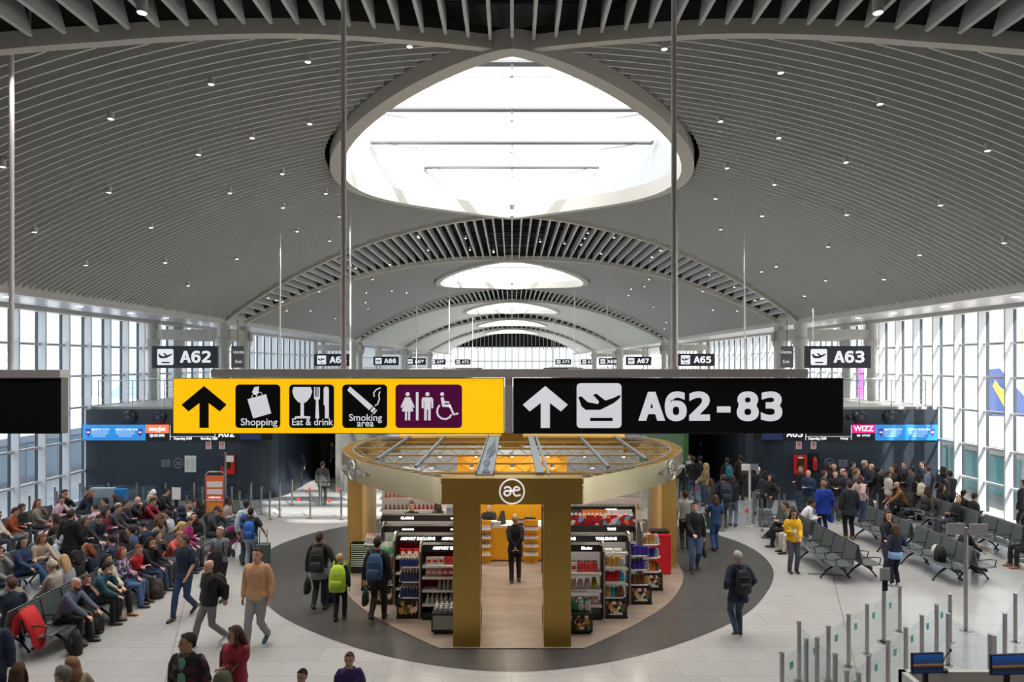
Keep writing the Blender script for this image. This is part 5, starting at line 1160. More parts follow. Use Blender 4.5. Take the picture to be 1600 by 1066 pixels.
        if hair == 'bun': q_.ell(Hd((0, -.10, 1.74)), .045, .045, .045)
        if hair == 'pony': q_.tube([Hd((0, -.10, 1.69)), Hd((0, -.15, 1.62)), Hd((0, -.14, 1.48))], [.03, .035, .015], 8, rnd=True)
        if hair == 'cap': q_.tube([Hd((0, .06, 1.70)), Hd((0, .17, 1.69))], [.075, .06], 10, flat=.15, side=(1, 0, 0), rnd=True); nm = 'cap'
        if hair == 'beanie': q_.tube([Hd((0, -.005, 1.67)), Hd((0, -.005, 1.71)), Hd((0, -.01, 1.76))], [.094, .098, .06], 14, rnd=True); nm = 'beanie'
        if hair == 'hijab': q_.tube([Hd((0, -.02, 1.68)), Hd((0, -.02, 1.58)), T((0, .0, 1.5)), T((0, .0, 1.42))], [.098, .10, .13, .17], 14, flat=[1, 1, .8, .6], side=(1, 0, 0)); nm = 'headscarf'
        if hair == 'hooded': q_.ell(Hd((0, -.03, 1.655)), .115, .12, .13); q_.tube([Hd((0, -.04, 1.6)), T((0, -.03, 1.46))], [.11, .13], 12); nm = 'hood'
        q_.build(nm, M(hcol, .92, 0, .3, 30, bump=.5), t, smooth=True)
    elif False: pass
    if beard:
        q_ = MB(); q_.tube([Hd((-.06, .03, 1.575)), Hd((-.035, .075, 1.54)), Hd((0, .09, 1.525)), Hd((.035, .075, 1.54)), Hd((.06, .03, 1.575))], [.02, .028, .034, .028, .02], 8, rnd=True); q_.build('beard', M(HC['dark'], .8, 0, .2, 20), t, smooth=True)
    if near or (y < 24 and abs(((fc+head[0])+180) % 360-180) > 60):
        for q in (-1, 1):
            e_ = MB(); e_.ell(Hd((q*.03, .088, 1.643)), .012, .01, .007, 8, 5); e_.build('eye', M(sr(30, 24, 22), .3), t)
            e_ = MB(); e_.tube([Hd((q*.014, .096, 1.664)), Hd((q*.032, .094, 1.668)), Hd((q*.05, .078, 1.663))], .005, 5); e_.build('eyebrow', M(hcol if hair not in ('cap', 'beanie', 'hooded', 'hijab', 'bald') else HC['dark'], .8), t)
        e_ = MB(); e_.tube([Hd((-.022, .092, 1.572)), Hd((0, .10, 1.57)), Hd((.022, .092, 1.572))], [.005, .008, .005], 6); e_.build('mouth', M(sr(150, 84, 80), .5), t)
    t['_hm'] = 0; del t['_hm']
    bpy.context.view_layer.update() if False else None
    mw = Matrix.Translation((x, y, z)) @ Matrix.Rotation(R(fc), 4, 'Z') @ Matrix.Scale(s, 4)
    return dict(o=t, mw=mw, T=T, J=J, fc=fc, s=s, lab=label)
def rrings(rows, n=16):
    return [[Vector((cx+w_*math.copysign(abs(math.cos(2*PI*j/n))**.55, math.cos(2*PI*j/n)), cy_+d_*math.copysign(abs(math.sin(2*PI*j/n))**.55, math.sin(2*PI*j/n)), z_)) for j in range(n)] for cx, cy_, z_, w_, d_ in rows]
def sack(q, zs=1.):
    return q.loft(rrings([(0, -.03, -.26*zs, .10, .04), (0, -.045, -.25*zs, .145, .085), (0, -.06, -.15*zs, .155, .10), (0, -.055, .05*zs, .15, .095), (0, -.04, .17*zs, .125, .075), (0, -.03, .225*zs, .08, .045), (0, -.03, .24*zs, .03, .02)]))
def backpack(p, col, lb, sc=1., dy=-.19, dz=1.22, col2=None, front=False):
    """a pack worn on the back of person p"""
    m = p['mw'] @ Vector(p['T']((0, dy if not front else .24, dz))); t = thing('backpack', lb, 'backpack', m, R(p['fc']+(180 if front else 0))); t.scale = (sc, sc, sc); mt = M(col, .7, 0, .15, 10, bump=.2)
    q = MB(); sack(q).build('sack', mt, t, smooth=True)
    q = MB(); q.loft(rrings([(0, -.15, -.22, .09, .02), (0, -.16, -.2, .115, .04), (0, -.165, -.05, .115, .04), (0, -.15, -.02, .09, .02)])); q.build('pocket', M(col2 or tuple(v*.7+.01 for v in col), .7, 0, .1), t, smooth=True)
    q = MB(); q.tube([(-.11, -.13, .1), (0, -.165, .115), (.11, -.13, .1)], .006, 5); q.tube([(-.03, -.03, .235), (0, -.03, .275), (.03, -.03, .235)], .008, 5); q.build('zip_and_loop', M(tuple(v*.5+.05 for v in col), .5), t)
    for s_ in (-1, 1):
        q = MB(); q.tube([(s_*.09, .03, .2), (s_*.11, .13, .27), (s_*.13, .3, .2), (s_*.15, .33, 0), (s_*.16, .22, -.15), (s_*.12, .04, -.2)], .018, 6, flat=.5); q.build('strap', M(tuple(v*.6 for v in col), .7), t)
def handbag(p, side, col, lb, w_=.3, h=.28, cat='bag', nm='bag', drop=.12):
    a = p['J']['a', side][2]; m = p['mw'] @ (a+Vector((0, .02, -.1))); t = thing(nm, lb, cat, m, R(p['fc']+90)); mt = M(col, .7, 0, .15, 10)
    q = MB(); n = 12; rings = []
    for z_, a_, b_ in ((-drop-h, .8, .7), (-drop-h*.9, 1, 1), (-drop-h*.4, .95, .9), (-drop, .8, .3)): rings.append([(w_/2*a_*math.copysign(abs(math.cos(2*PI*j/n))**.7, math.cos(2*PI*j/n)), w_*.22*b_*math.sin(2*PI*j/n), z_) for j in range(n)])
    q.loft(rings); q.build('sack', mt, t, smooth=True); q = MB(); q.tube([(-w_*.3, 0, -drop), (-w_*.12, 0, 0), (w_*.12, 0, 0), (w_*.3, 0, -drop)], .012, 6); q.build('handle', M(tuple(v*.7 for v in col), .7), t)
def suitcase(x, y, rz, col, lb, h=.55, ext=.4):
    t = thing('suitcase', lb, 'suitcase', (x, y, 0), R(rz)); q = MB(); q.box(-.19, .19, -.12, .12, .05, .05+h); bevel(q.build('shell', M(col, .45, 0, .06), t), .035, 3)
    q = MB(); q.tube([(-.1, .08, h+.03), (-.1, .08, h+ext), (.1, .08, h+ext), (.1, .08, h+.03)], .012, 6); q.build('handle', ssteel, t)
    for a in (-.14, .14):
        for b in (-.08, .08): q = MB(); q.tube([(a-.012, b, .03), (a+.012, b, .03)], .03, 10); q.build('wheel', blackm, t)
def phone(p, lb, side=1):
    a = p['J']['a', side][2]; e_ = p['J']['a', side][1]; d = (a-e_).normalized(); m = p['mw'] @ (a+d*.12+Vector((0, 0, .045))); t = thing('phone', lb, 'phone', m, R(p['fc'])); q = MB(); q.box(-.038, .038, -.07, .07, 0, .01, Matrix.Rotation(R(35), 4, 'X')); q.build('case', blackm, t)
    q = MB(); q.box(-.034, .034, -.064, .064, .0102, .011, Matrix.Rotation(R(35), 4, 'X')); q.build('screen', M(sr(170, 190, 215), .3, 0, 0, emit=.5), t)
def S(px, top, H): k = (CAMZ-H)/(top-HY); return (px-HX)*k, k*FPX
SEATS = {}
def si(px, py, face):      # seated place from the head centre
    k = (CAMZ-1.17)/(py-HY); X = (px-HX)*k; sg = {'R': 1, 'L': -1}.get(face, 1 if X < 0 else -1)
    rows = SPL if X < 0 else SPR; sp_ = min(rows, key=lambda r: abs(X-(r+sg*.5))); Xs = sp_+sg*.38; Xh = sp_+sg*.52
    Y = FPX*Xh/(px-HX); taken = SEATS.setdefault(round(Xs, 1), [])
    for d in sorted([i*.04*q for i in range(40) for q in (1, -1)], key=lambda v: v if v >= 0 else -v*3):
        if all(abs(Y+d-u) > .47 for u in taken): Y += d; break
    taken.append(Y); return Xs, Y
BLK, NAV, GRY, DGR = sr(28, 27, 30), sr(32, 40, 62), sr(110, 110, 114), sr(58, 60, 62)
JEA, LJE, TAU, CRM = sr(56, 74, 104), sr(120, 138, 160), sr(140, 128, 112), sr(212, 206, 192)
def ST(label, px, tp, H, face, **k): x, y = S(px, tp, H); return person(label, x, y, face, H, **k)
LATE = []
def SI(label, px, py, face, cb=None, **k): LATE.append((py, label, px, face, cb, k))
def SI_(label, px, py, face, **k):
    x, y = si(px, py, face); k.setdefault('arms', random.choice((('phone', 'phone'), ('lap', 'lap'), ('phone', 'lap'), ('lap', 'phone'), ('chin', 'lap'), ('cross', 'cross'), ('knee', 'phone')))); k.setdefault('lean', random.uniform(-4, 20)); k.setdefault('head', (random.uniform(-25, 25), random.uniform(2, 22))); k.setdefault('turn', random.uniform(-14, 14)); k.setdefault('stride', random.uniform(-.07, .07)); k.setdefault('H', 1.72); f = face
    if 'turn' in k: f = {'L': 90, 'R': -90}[face]+k.pop('turn')
    return person(label, x, y, f, pose='sit', **k)
plaid = patt('dark plaid flannel', [sr(36, 30, 34), sr(30, 28, 32), sr(80, 34, 40), sr(26, 26, 30), sr(90, 88, 90)], 14, .85)
floral = patt('floral print cloth', [sr(40, 56, 90), sr(60, 80, 110), sr(170, 130, 170), sr(200, 170, 180), sr(50, 60, 80)], 22, .8)
# --- walking and standing, left side of the hall
p = ST('man in a navy T-shirt and blue jeans walking towards the camera, head turned left', 288, 837, 1.77, 170, top=sr(30, 42, 62), pants=sr(44, 66, 100), sleeve=0, stride=.24, arms=('swf', 'swb'), head=(-50, 0), skin=1, near=True, hc='brown')
p = ST('bald man in a black jacket and grey jeans striding left in white shoes', 327, 876, 1.68, 145, top=BLK, pants=sr(120, 120, 124), hair='bald', stride=.3, arms=('swb', 'down'), shoe=sr(220, 220, 220), puff=.026, near=True, skin=0, fat=1.08)
backpack(p, BLK, 'black backpack worn by the striding bald man', .9)
p = ST('man in a grey T-shirt carrying a dark coat, behind the bald man', 344, 824, 1.7, 175, top=sr(116, 118, 124), pants=BLK, sleeve=0, arms=('cross', 'down'), skin=1, near=True, hc='grey')
backpack(p, NAV, 'dark backpack of the man in the grey T-shirt', .9)
t = thing('coat', 'black coat draped over the arm of the man in grey', 'coat', p['mw'] @ Vector((-.02, .27, 1.02)), R(175)); q = MB(); q.tube([(0, 0, .12), (0, .02, 0), (.02, 0, -.3), (0, 0, -.5)], [.17, .2, .19, .13], 12, flat=.3, side=(1, 0, 0), rnd=True); q.build('cloth', M(BLK, .85, 0, .15, bump=.3), t, smooth=True)
p = ST('tall man with glasses in a camel hoodie and grey jeans walking towards the camera', 402, 857, 1.92, 176, top=sr(200, 154, 116), pants=sr(138, 140, 146), stride=.2, arms=('down', 'down'), hood=True, near=True, hc='dark', shoe=sr(70, 90, 100), puff=.02)
q = MB(); hm_ = None
p = ST('man in a dark plaid jacket over a green shirt at the bottom edge', 293, 991, 1.8, 172, tm=plaid, pants=BLK, puff=.03, near=True, head=(-40, 0), skin=1, hc='dark')
q = MB(); q.tube([(0, .135, .9), (0, .135, 1.15), (0, .115, 1.43)], [.06, .06, .05], 10, flat=.35, side=(1, 0, 0), rnd=True); q.build('undershirt', M(sr(110, 160, 140), .8), p['o'], smooth=True)
p = ST('long-haired woman in a red fleece, cut off by the bottom edge', 368, 979, 1.7, 165, top=sr(150, 42, 50), pants=BLK, hair='long', hc='brown', near=True, head=(-35, 5), arms=('cross', 'down'), puff=.024)
backpack(p, sr(96, 100, 78), 'olive and yellow backpack held in front by the woman in red', .95, dz=.98, col2=sr(225, 215, 40), front=True)
ST('dark-haired boy, only the top of his head above the bottom edge', 472, 1047, 1.36, 172, top=NAV, near=True, skin=1, hc='black')
p = ST('boy in a purple hoodie at the bottom edge', 546, 1021, 1.4, 182, top=sr(54, 34, 92), hood=True, near=True, skin=1, hc='brown', puff=.024)
q = MB(); q.tube([(-.03, .158, 1.22), (.03, .162, 1.24), (.03, .165, 1.19), (-.02, .162, 1.16)], .009, 6); q.build('chest_print', M(sr(220, 170, 40), .6), p['o'])
ST('long brown-haired woman seen from behind at the bottom left corner', 28, 1038, 1.64, 20, top=TAU, hair='long', hc='brown', near=True)
ST('woman in a tan coat at the bottom edge, behind the grey man', 112, 1028, 1.66, 60, top=sr(150, 130, 105), hair='mid', hc='light', near=True, puff=.03)
ST('grey-haired man in front of the woman in tan, bottom edge', 98, 1042, 1.7, 80, top=DGR, hc=sr(110, 106, 100), near=True)
p = person('person in dark blue at the left edge, mostly outside the picture', -7.85, 10.3, 30, 1.75, top=NAV, pants=NAV, near=True, puff=.03); handbag(p, 1, sr(32, 50, 66), 'dark teal bag hanging at the left edge', .36, .3)
p = ST('man in a long black coat standing among the left rows, back to the camera', 111, 797, 1.8, 5, top=sr(16, 15, 17), pants=sr(16, 15, 17), coat=.36, hc='dark', near=True, puff=.03, arms=('down', 'down'))
p = ST('man walking away with black backpack and grey sweater round his waist', 499, 832, 1.76, 2, top=BLK, pants=sr(40, 40, 42), stride=.14, hc='brown', near=True, arms=('carry', 'out'), puff=.022); backpack(p, BLK, 'black backpack of the man walking away beside the child', 1.05)
q = MB(); q.tube([(0, -.01, .98), (0, -.02, .86), (0, -.02, .74)], [.19, .2, .17], 14, flat=.74, side=(1, 0, 0)); q.build('waist_sweater', M(sr(128, 130, 136), .85), p['o'], smooth=True)
handbag(p, -1, sr(30, 44, 40), 'dark green jacket hanging from the hand of the man with the child', .34, .34, 'jacket', 'hanging_jacket', .04)
p = ST('blond child with a lime green backpack walking away', 531, 866, 1.42, 0, top=NAV, pants=sr(22, 24, 34), hc='blond', near=True, stride=.08, shoe=sr(60, 50, 55)); backpack(p, sr(168, 205, 50), 'lime green backpack on the child', 1.12, dz=1.2)
suitcase((517-HX)*.0147, 15.6, 0, sr(34, 50, 72), 'navy suitcase rolling beside the blond child')
p = ST('man in a black coat with blue backpack walking towards the kiosk', 590, 840, 1.8, -4, top=sr(18, 18, 20), pants=sr(38, 38, 42), coat=.1, stride=.16, hc='black', near=True, puff=.028, arms=('carry', 'down'))
m_b = backpack(p, sr(34, 70, 106), 'blue backpack over the right shoulder of the man in black', 1.1); handbag(p, -1, sr(26, 50, 42), 'dark green bag in the hand of the man by the kiosk', .3, .34)
p = ST('woman in a black top and grey-blue trousers with blue sling bag, from behind', 392, 794, 1.6, 8, top=BLK, pants=sr(150, 158, 176), sleeve=0, hc='black', near=True, fat=1.08, arms=('down', 'out'), skin=1); backpack(p, sr(24, 92, 180), 'bright blue sling bag on the woman from behind', .95, dz=1.16)
q = MB(); q.tube([(0, 0, 1.0), (0, 0, .88), (0, 0, .76)], [.185, .20, .21], 14, flat=.72, side=(1, 0, 0)); q.build('shirt_hem', M(sr(150, 168, 205), .8), p['o'], smooth=True)
suitcase((412-HX)*.0173, 18.4, 10, sr(78, 88, 86), 'dark grey-green suitcase pulled by the woman with the blue bag', .6)
p = ST('man in a pale blue shirt standing behind the blue sling bag', 385, 781, 1.78, 10, top=sr(190, 205, 215), pants=sr(50, 70, 66), hc='dark', near=False); backpack(p, sr(30, 62, 110), 'navy straps and pack of the man in pale blue', .8)
t = thing('stroller', 'black pushchair with magenta seat next to the man in pale blue', 'pushchair', ((368-HX)*.0182, 19.0, 0), R(40))
q = MB(); q.tube([(0, -.3, .95), (0, -.1, .6), (0, .3, .35)], [.14, .2, .14], 12, flat=.4, side=(1, 0, 0), rnd=True); q.build('seat', M(sr(160, 40, 110), .7), t, smooth=True)
q = MB(); q.ell((0, -.12, .82), .22, .24, .2); q.build('canopy', M(BLK, .7), t, smooth=True)
for s_ in (-1, 1):
    q = MB(); q.tube([(s_*.22, -.45, 1.02), (s_*.22, .35, .12)], .014, 6); q.tube([(s_*.22, .1, .55), (s_*.22, -.3, .12)], .014, 6); q.build('frame', ssteel, t)
    for y_ in (-.3, .36): q = MB(); q.tube([(s_*.22-.02, y_, .11), (s_*.22+.02, y_, .11)], .11, 14); q.build('wheel', blackm, t)
ST('dark figure standing alone on the sunlit floor left of the kiosk', 504, 721, 1.7, 5, top=DGR, pants=BLK, coat=.1)
for (px, tp, f, c, lb) in ((497, 684, 0, BLK, 'distant traveller in black under the sign, left of the kiosk'), (520, 690, 90, GRY, 'distant traveller in grey near the kiosk ring, left'), (1073, 684, 0, BLK, 'distant traveller in black above the right kiosk corner'), (1096, 690, 60, JEA, 'distant traveller in blue beyond the green wall'), (468, 700, 180, NAV, 'distant traveller in navy near the left corridor')):
    ST(lb, px, tp, 1.72, f, top=c, pants=BLK)
# --- seated on the left
SI('man in a rust sweater and grey jeans, seated by the left windows', 20, 804, 'R', top=sr(150, 72, 40), pants=sr(128, 136, 146), skin=1, near=True, lean=14)
SI('dark-haired person seated just behind the rust sweater', 31, 796, 'R', top=BLK, hc='dark', hair='mid')
SI('dark-haired person in a cream sweater by the left windows', 42, 785, 'R', top=CRM, hc='black')
SI('black-haired man in black, highest head of the window row', 56, 778, 'R', top=BLK, hc='black', H=1.84, skin=1)
SI('long-haired woman in taupe sweater with a pink bag on her lap', 65, 794, 'R', top=TAU, hair='long', hc='red', arms=('chin', 'lap'), cb=lambda p: handbag(p, 1, sr(205, 120, 110), 'salmon pink bag on the lap of the taupe sweater woman', .38, .2, drop=-.1))
SI('dark-haired woman in a pale pink top, window row', 90, 791, 'R', top=sr(214, 176, 190), hc='dark', hair='bun', lean=26)
SI('grey-haired person in violet, bent forward in the window row', 99, 812, 'R', top=sr(60, 44, 110), hc='grey', lean=34)
SI('long dark-haired woman with her back to the black coat man', 89, 824, 'L', top=sr(70, 56, 44), hair='long', hc='dark', arms=('lap', 'lap'))
SI('person slumped in a white hooded top beside the black coat man', 77, 836, 'R', top=sr(205, 212, 222), hair='hooded', hc=sr(205, 212, 222), lean=40)
SI('auburn-haired woman in a beige sweater at the left edge', 4, 838, 'R', top=sr(190, 172, 150), hair='mid', hc='red', near=True)
SI('man in a grey hoodie resting his chin on his hand, left edge', 6, 864, 'R', top=sr(138, 138, 136), hc='brown', arms=('chin', 'lap'), near=True, pants=sr(34, 44, 62))
SI('woman with long dark hair in a denim jacket looking at her phone', 43, 849, 'R', top=sr(46, 64, 96), pants=sr(56, 84, 124), hair='long', hc='black', near=True, cross=True, cb=lambda p: phone(p, 'phone held by the woman in the denim jacket'))
SI('long brown-haired woman in navy bending forward, window row', 130, 786, 'R', top=NAV, hair='long', hc='light', lean=32)
SI('man in a black jacket with white collar before the pale board', 161, 784, 'L', top=BLK, hc='black')
SI('small dark-bunned head in pale pink behind the standing coat man', 140, 803, 'L', top=sr(205, 170, 175), hc='dark', hair='bun', H=1.55)
SI('brown-haired person in black next to the coat man', 132, 811, 'R', top=BLK, hair='mid', hc='brown')
SI('man in a navy jacket and dark scarf leaning over his hands', 153, 823, 'R', top=sr(34, 42, 66), pants=sr(44, 56, 84), hc='black', lean=24, near=True, turn=-25, head=(-20, 20))
SI('woman with long dark hair in a burgundy top, middle rows', 160, 806, 'R', top=sr(110, 24, 44), hair='long', hc='dark')
SI('pale older man seated before the glass posts', 191, 781, 'R', top=sr(60, 66, 110), hair='short', hc='grey')
SI('bald man in black with clasped hands, middle rows', 188, 793, 'R', top=BLK, hair='bald', arms=('chin', 'chin'), near=True)
SI('grey-haired woman beside the clasped-hands man', 199, 791, 'R', top=BLK, hair='mid', hc='grey')
SI('person with a white knitted hat', 211, 790, 'R', top=DGR, hair='beanie', hc=sr(225, 224, 220), pants=sr(48, 70, 72))
SI('black-haired person in black beside the white hat', 219, 787, 'R', top=BLK, hc='black')
SI('man in a crimson sweater leaning on his knees', 228, 784, 'R', top=sr(140, 24, 42), pants=sr(70, 74, 84), hc='black', lean=34, arms=('knee', 'knee'))
SI('person in a navy cap holding a white paper', 203, 838, 'L', top=NAV, hair='cap', hc=NAV, near=True)
SI('black-haired man in navy from behind, first row spine', 170, 858, 'L', top=sr(40, 54, 76), hc='black', near=True)
SI('curly dark-haired person beside the man in navy from behind', 181, 851, 'L', top=BLK, hc='black', hair='mid')
SI('child in a red and white jacket with short auburn hair', 207, 866, 'R', top=sr(180, 34, 40), hc='red', H=1.6, near=True, skin=0)
SI('dark-haired woman in black with white collar, aisle row', 219, 858, 'R', top=BLK, hair='mid', hc='black', near=True, pants=JEA)
SI('man in a salmon shirt leaning forward on the aisle row', 268, 851, 'R', top=sr(205, 92, 84), pants=sr(130, 132, 140), lean=36, arms=('knee', 'knee'), hc='light', near=True, puff=.014)
SI('blond-grey haired woman behind the salmon shirt man', 265, 836, 'R', top=sr(90, 80, 110), hair='mid', hc='blond', near=True)
SI('black-haired person between blond woman and salmon shirt', 262, 845, 'L', top=sr(180, 184, 196), hc='black', hair='short')
SI('black-haired woman in a magenta top looking down', 283, 822, 'R', top=sr(160, 36, 110), hc='black', hair='short', near=True)
SI('woman in a burgundy headscarf and black clothes facing the camera', 311, 815, 'R', top=BLK, hair='hijab', hc=sr(60, 20, 28), near=True, turn=-70, head=(0, 0), lean=2)
SI('person seen from behind in a grey T-shirt, far aisle row', 327, 800, 'L', top=sr(118, 112, 112), hc='dark', hair='short', turn=-70)
SI('person wearing a shiny dark cap by the grey T-shirt', 337, 795, 'R', top=DGR, hair='cap', hc=BLK)
SI('woman with a dark bun in blue, far aisle row', 350, 790, 'L', top=sr(60, 74, 120), hair='bun', hc='black')
SI('short-haired dark-skinned person in a mauve jacket with a paper', 362, 792, 'R', top=sr(160, 142, 140), hair='short', hc='black', skin=4, pants=sr(52, 72, 90))
SI('boy with light brown hair behind the navy hood', 268, 805, 'L', top=CRM, hc='light', H=1.6)
SI('person with brown fur-trimmed hood seen from behind', 251, 813, 'L', top=sr(70, 54, 38), hair='hooded', hc=sr(74, 60, 44))
SI('person in a navy hooded coat beside the magenta top', 277, 812, 'L', top=NAV, hair='hooded', hc=NAV)
SI('dark-haired man bent over near the thin notice post', 294, 794, 'L', top=BLK, hc='black', lean=26)
SI('person slumped under a big black coat, far aisle row', 313, 793, 'L', top=sr(14, 13, 15), hair='hooded', hc=sr(14, 13, 15), puff=.06, lean=30)
SI('person in a black puffer jacket behind the magenta top', 286, 802, 'L', top=BLK, hair='mid', hc='black', puff=.05)
SI('auburn-haired woman with a white headband and navy top', 141, 874, 'L', top=NAV, hair='mid', hc='red', near=True)
SI('woman with long dark hair in a cream sweater on the aisle row', 176, 880, 'R', top=sr(196, 188, 172), pants=sr(24, 20, 24), hair='long', hc='black', arms=('lap', 'lap'), shoe=sr(160, 110, 60), near=True, puff=.024)
SI('auburn-haired woman in a floral blouse and blue jeans', 199, 873, 'R', tm=floral, pants=sr(76, 106, 150), hair='long', hc='red', near=True, stride=.05)
SI('bald bearded man in a grey-blue shirt and black trousers', 108, 928, 'R', top=sr(96, 100, 122), pants=BLK, hair='bald', beard=True, lean=26, arms=('knee', 'knee'), near=True, head=(0, 0), fat=1.12, skin=0)
SI('black-haired person in a teal shirt leaning forward beside the boy', 127, 906, 'R', top=sr(40, 88, 100), pants=BLK, hc='black', lean=24, near=True)
SI('boy in black T-shirt and olive trousers with chin on hand', 133, 925, 'R', top=BLK, pants=sr(84, 92, 84), hc='brown', H=1.5, lean=22, arms=('chin', 'knee'), near=True, sleeve=0)
SI('brown-haired man in navy looking down at the left edge', 6, 922, 'L', top=sr(28, 36, 54), hc='brown', near=True, turn=-60, lean=20)
SI('brown-haired man in an olive-grey sweater from behind', 27, 908, 'L', top=sr(128, 124, 98), hc='brown', near=True, lean=26, turn=20)
SI('person with long blond-brown hair in a light grey hood, from behind', 100, 896, 'L', top=sr(150, 156, 170), hair='long', hc='blond', near=True)
SI('person in a patterned light knitted hat, from behind', 78, 918, 'L', top=sr(170, 160, 150), hair='beanie', hc=sr(190, 176, 160), near=True)
for i, (px, py, c, hh, h_) in enumerate(((150, 800, DGR, 'short', 'brown'), (175, 806, NAV, 'mid', 'dark'), (205, 812, BLK, 'short', 'dark'), (116, 858, BLK, 'mid', 'black'), (236, 822, DGR, 'short', 'black'), (60, 872, NAV, 'short', 'dark'), (152, 846, JEA, 'short', 'black'), (240, 800, TAU, 'mid', 'brown'))):
    SI('dim seated traveller in %s in the crowded left rows' % ('charcoal with brown hair', 'navy below the bald man', 'black behind the navy cap', 'black below the long coat', 'charcoal before the fur hood', 'navy beside the denim jacket', 'blue beside the curly hair', 'taupe below the crimson sweater')[i], px, py, 'L' if i % 2 or i == 6 else 'R', top=c, hair=hh, hc=h_)
# bags and small things on the left
def floorbag(x, y, rz, col, lb, s=1.):
    t = thing('backpack', lb, 'backpack', (x, y, .25*s), R(rz)); t.scale = (s, s, s); mt = M(col, .7, 0, .15, 10, bump=.2)
    q = MB(); q.tube([(0, 0, -.25), (0, 0, -.15), (0, 0, .05), (0, 0, .2)], [.15, .17, .15, .08], 14, flat=.65, side=(1, 0, 0), rnd=False); q.build('sack', mt, t, smooth=True)
    q = MB(); q.tube([(0, -.1, -.16), (0, -.13, -.06), (0, -.1, .02)], [.09, .11, .08], 12, flat=.4, side=(1, 0, 0), rnd=True); q.build('pocket', mt, t, smooth=True)
    q = MB(); q.tube([(-.05, 0, .19), (0, 0, .25), (.05, 0, .19)], .01, 6); q.build('loop', mt, t)
floorbag(*at(148, 990)[:2], 20, BLK, 'black bag on the floor beside the boy with olive trousers', 1.05); floorbag(*at(118, 1022)[:2], -30, BLK, 'black backpack between the feet of the bald bearded man')
floorbag(*at(245, 935)[:2], 10, sr(60, 50, 44), 'dark brown bag on the floor at the aisle row')
t = thing('jacket', 'red jacket hung over the seat behind the bald bearded man', 'jacket', (-8.95, 12.75, .55), R(0)); q = MB(); q.tube([(.12, 0, -.25), (.08, .02, -.05), (-.02, 0, .2), (-.12, .01, .34), (-.24, 0, .2), (-.3, -.02, -.05)], [.16, .2, .21, .22, .19, .14], 12, flat=[.35, .42, .3, .3, .4, .3], side=(0, 1, 0), rnd=True); q.build('cloth', M(sr(200, 30, 34), .75, 0, .12, bump=.3), t, smooth=True)
t = thing('tote_bag', 'mauve rucksack on the seat beside the cream sweater woman', 'bag', (-8.78, FPX*8.78/(800-155), .46), R(90)); q = MB(); q.tube([(0, 0, 0), (0, 0, .2), (0, 0, .42)], [.19, .2, .14], 12, flat=.55, side=(1, 0, 0)); q.build('sack', M(sr(104, 92, 104), .75, 0, .12, bump=.2), t, smooth=True)
t = thing('rubbish_bin', 'white board-like bin behind the seated crowd', 'bin', (-14.0, 23.4, 0)); q = MB(); q.box(-.42, .42, -.1, .1, 0, 1.25); bevel(q.build('body', M(sr(150, 168, 182), .5), t), .04); q = MB(); q.box(.44, .8, -.1, .1, 0, 1.2); q.build('blue_section', M(sr(30, 120, 190), .5), t)

# --- right side of the hall
p = ST('man in a black jacket and blue jeans walking closer, right of the kiosk', 1085, 786, 1.8, 176, top=BLK, pants=sr(70, 94, 130), stride=.14, near=True, puff=.026, hc='dark', arms=('down', 'lap'))
handbag(p, -1, sr(60, 66, 40), 'olive bag carried by the man in the black jacket', .26, .3)
ST('man in a grey T-shirt and black trousers walking away beside the kiosk', 1071, 767, 1.76, -10, top=sr(160, 168, 164), pants=BLK, sleeve=0, stride=.2, near=True, skin=1, hc='dark')
p = ST('long brown-haired woman in denim shirt and jeans, from behind', 1118, 774, 1.62, 10, top=sr(36, 66, 112), pants=sr(52, 88, 134), hair='mid', hc='brown', near=True, arms=('fwd', 'down'), stride=.1, sleeve=0)
p = ST('grey-haired person in a navy coat walking away on the dark ring', 1153, 862, 1.72, 8, top=sr(34, 38, 60), pants=sr(58, 76, 98), hc='grey', near=True, stride=.12, coat=.12, puff=.03, hood=True, arms=('pocket', 'pocket')); backpack(p, BLK, 'black backpack of the grey-haired person in navy', .95)
p = ST('woman cleaner in a bright yellow shirt with grey trousers holding a mop', 1239, 796, 1.66, 178, top=sr(232, 180, 20), pants=sr(84, 86, 98), hair='long', hc='black', near=True, arms=('lap', 'phone'), skin=1, puff=.022, head=(0, 14))
m = p['mw']; a = m @ (p['J']['a', 1][2]+Vector((0, .08, -.02))); b = m @ (p['J']['a', -1][2]+Vector((0, .08, -.02)))
t = thing('mop', 'long-handled flat mop held by the cleaner in yellow', 'mop'); e_ = at(1293, 893, .06); q = MB(); q.tube([a+(a-e_).normalized()*.25, a, e_], .013, 8); q.build('handle', M(sr(200, 200, 200), .4, .5), t)
e2 = at(1291, 897, .02); q = MB(); q.tube([e2+Vector((-.45, .05, 0)), e2, e2+Vector((.42, -.08, 0))], .05, 8, flat=.35, side=(0, 1, 0)); q.build('head', M(sr(120, 124, 130), .8), t)
q = MB(); q.box(-.04, .04, .165, .172, 1.14, 1.24); q.build('badge', M(sr(225, 225, 225), .5), p['o'])
p = ST('person in a royal blue hooded coat, back to the camera, before the queue', 1287, 752, 1.74, 5, top=sr(16, 52, 150), pants=sr(30, 50, 100), hc='light', near=True, coat=.14, puff=.05, hood=True, fat=1.1, arms=('down', 'down')); handbag(p, 1, sr(26, 90, 200), 'royal blue bag in the hand of the blue coat person', .26, .24)
p = ST('person in a dark parka and black trousers beside the royal blue coat', 1327, 752, 1.82, -8, top=sr(30, 34, 42), pants=sr(18, 18, 20), hc='dark', near=True, coat=.12, puff=.035, shoe=sr(150, 100, 50), hood=True)
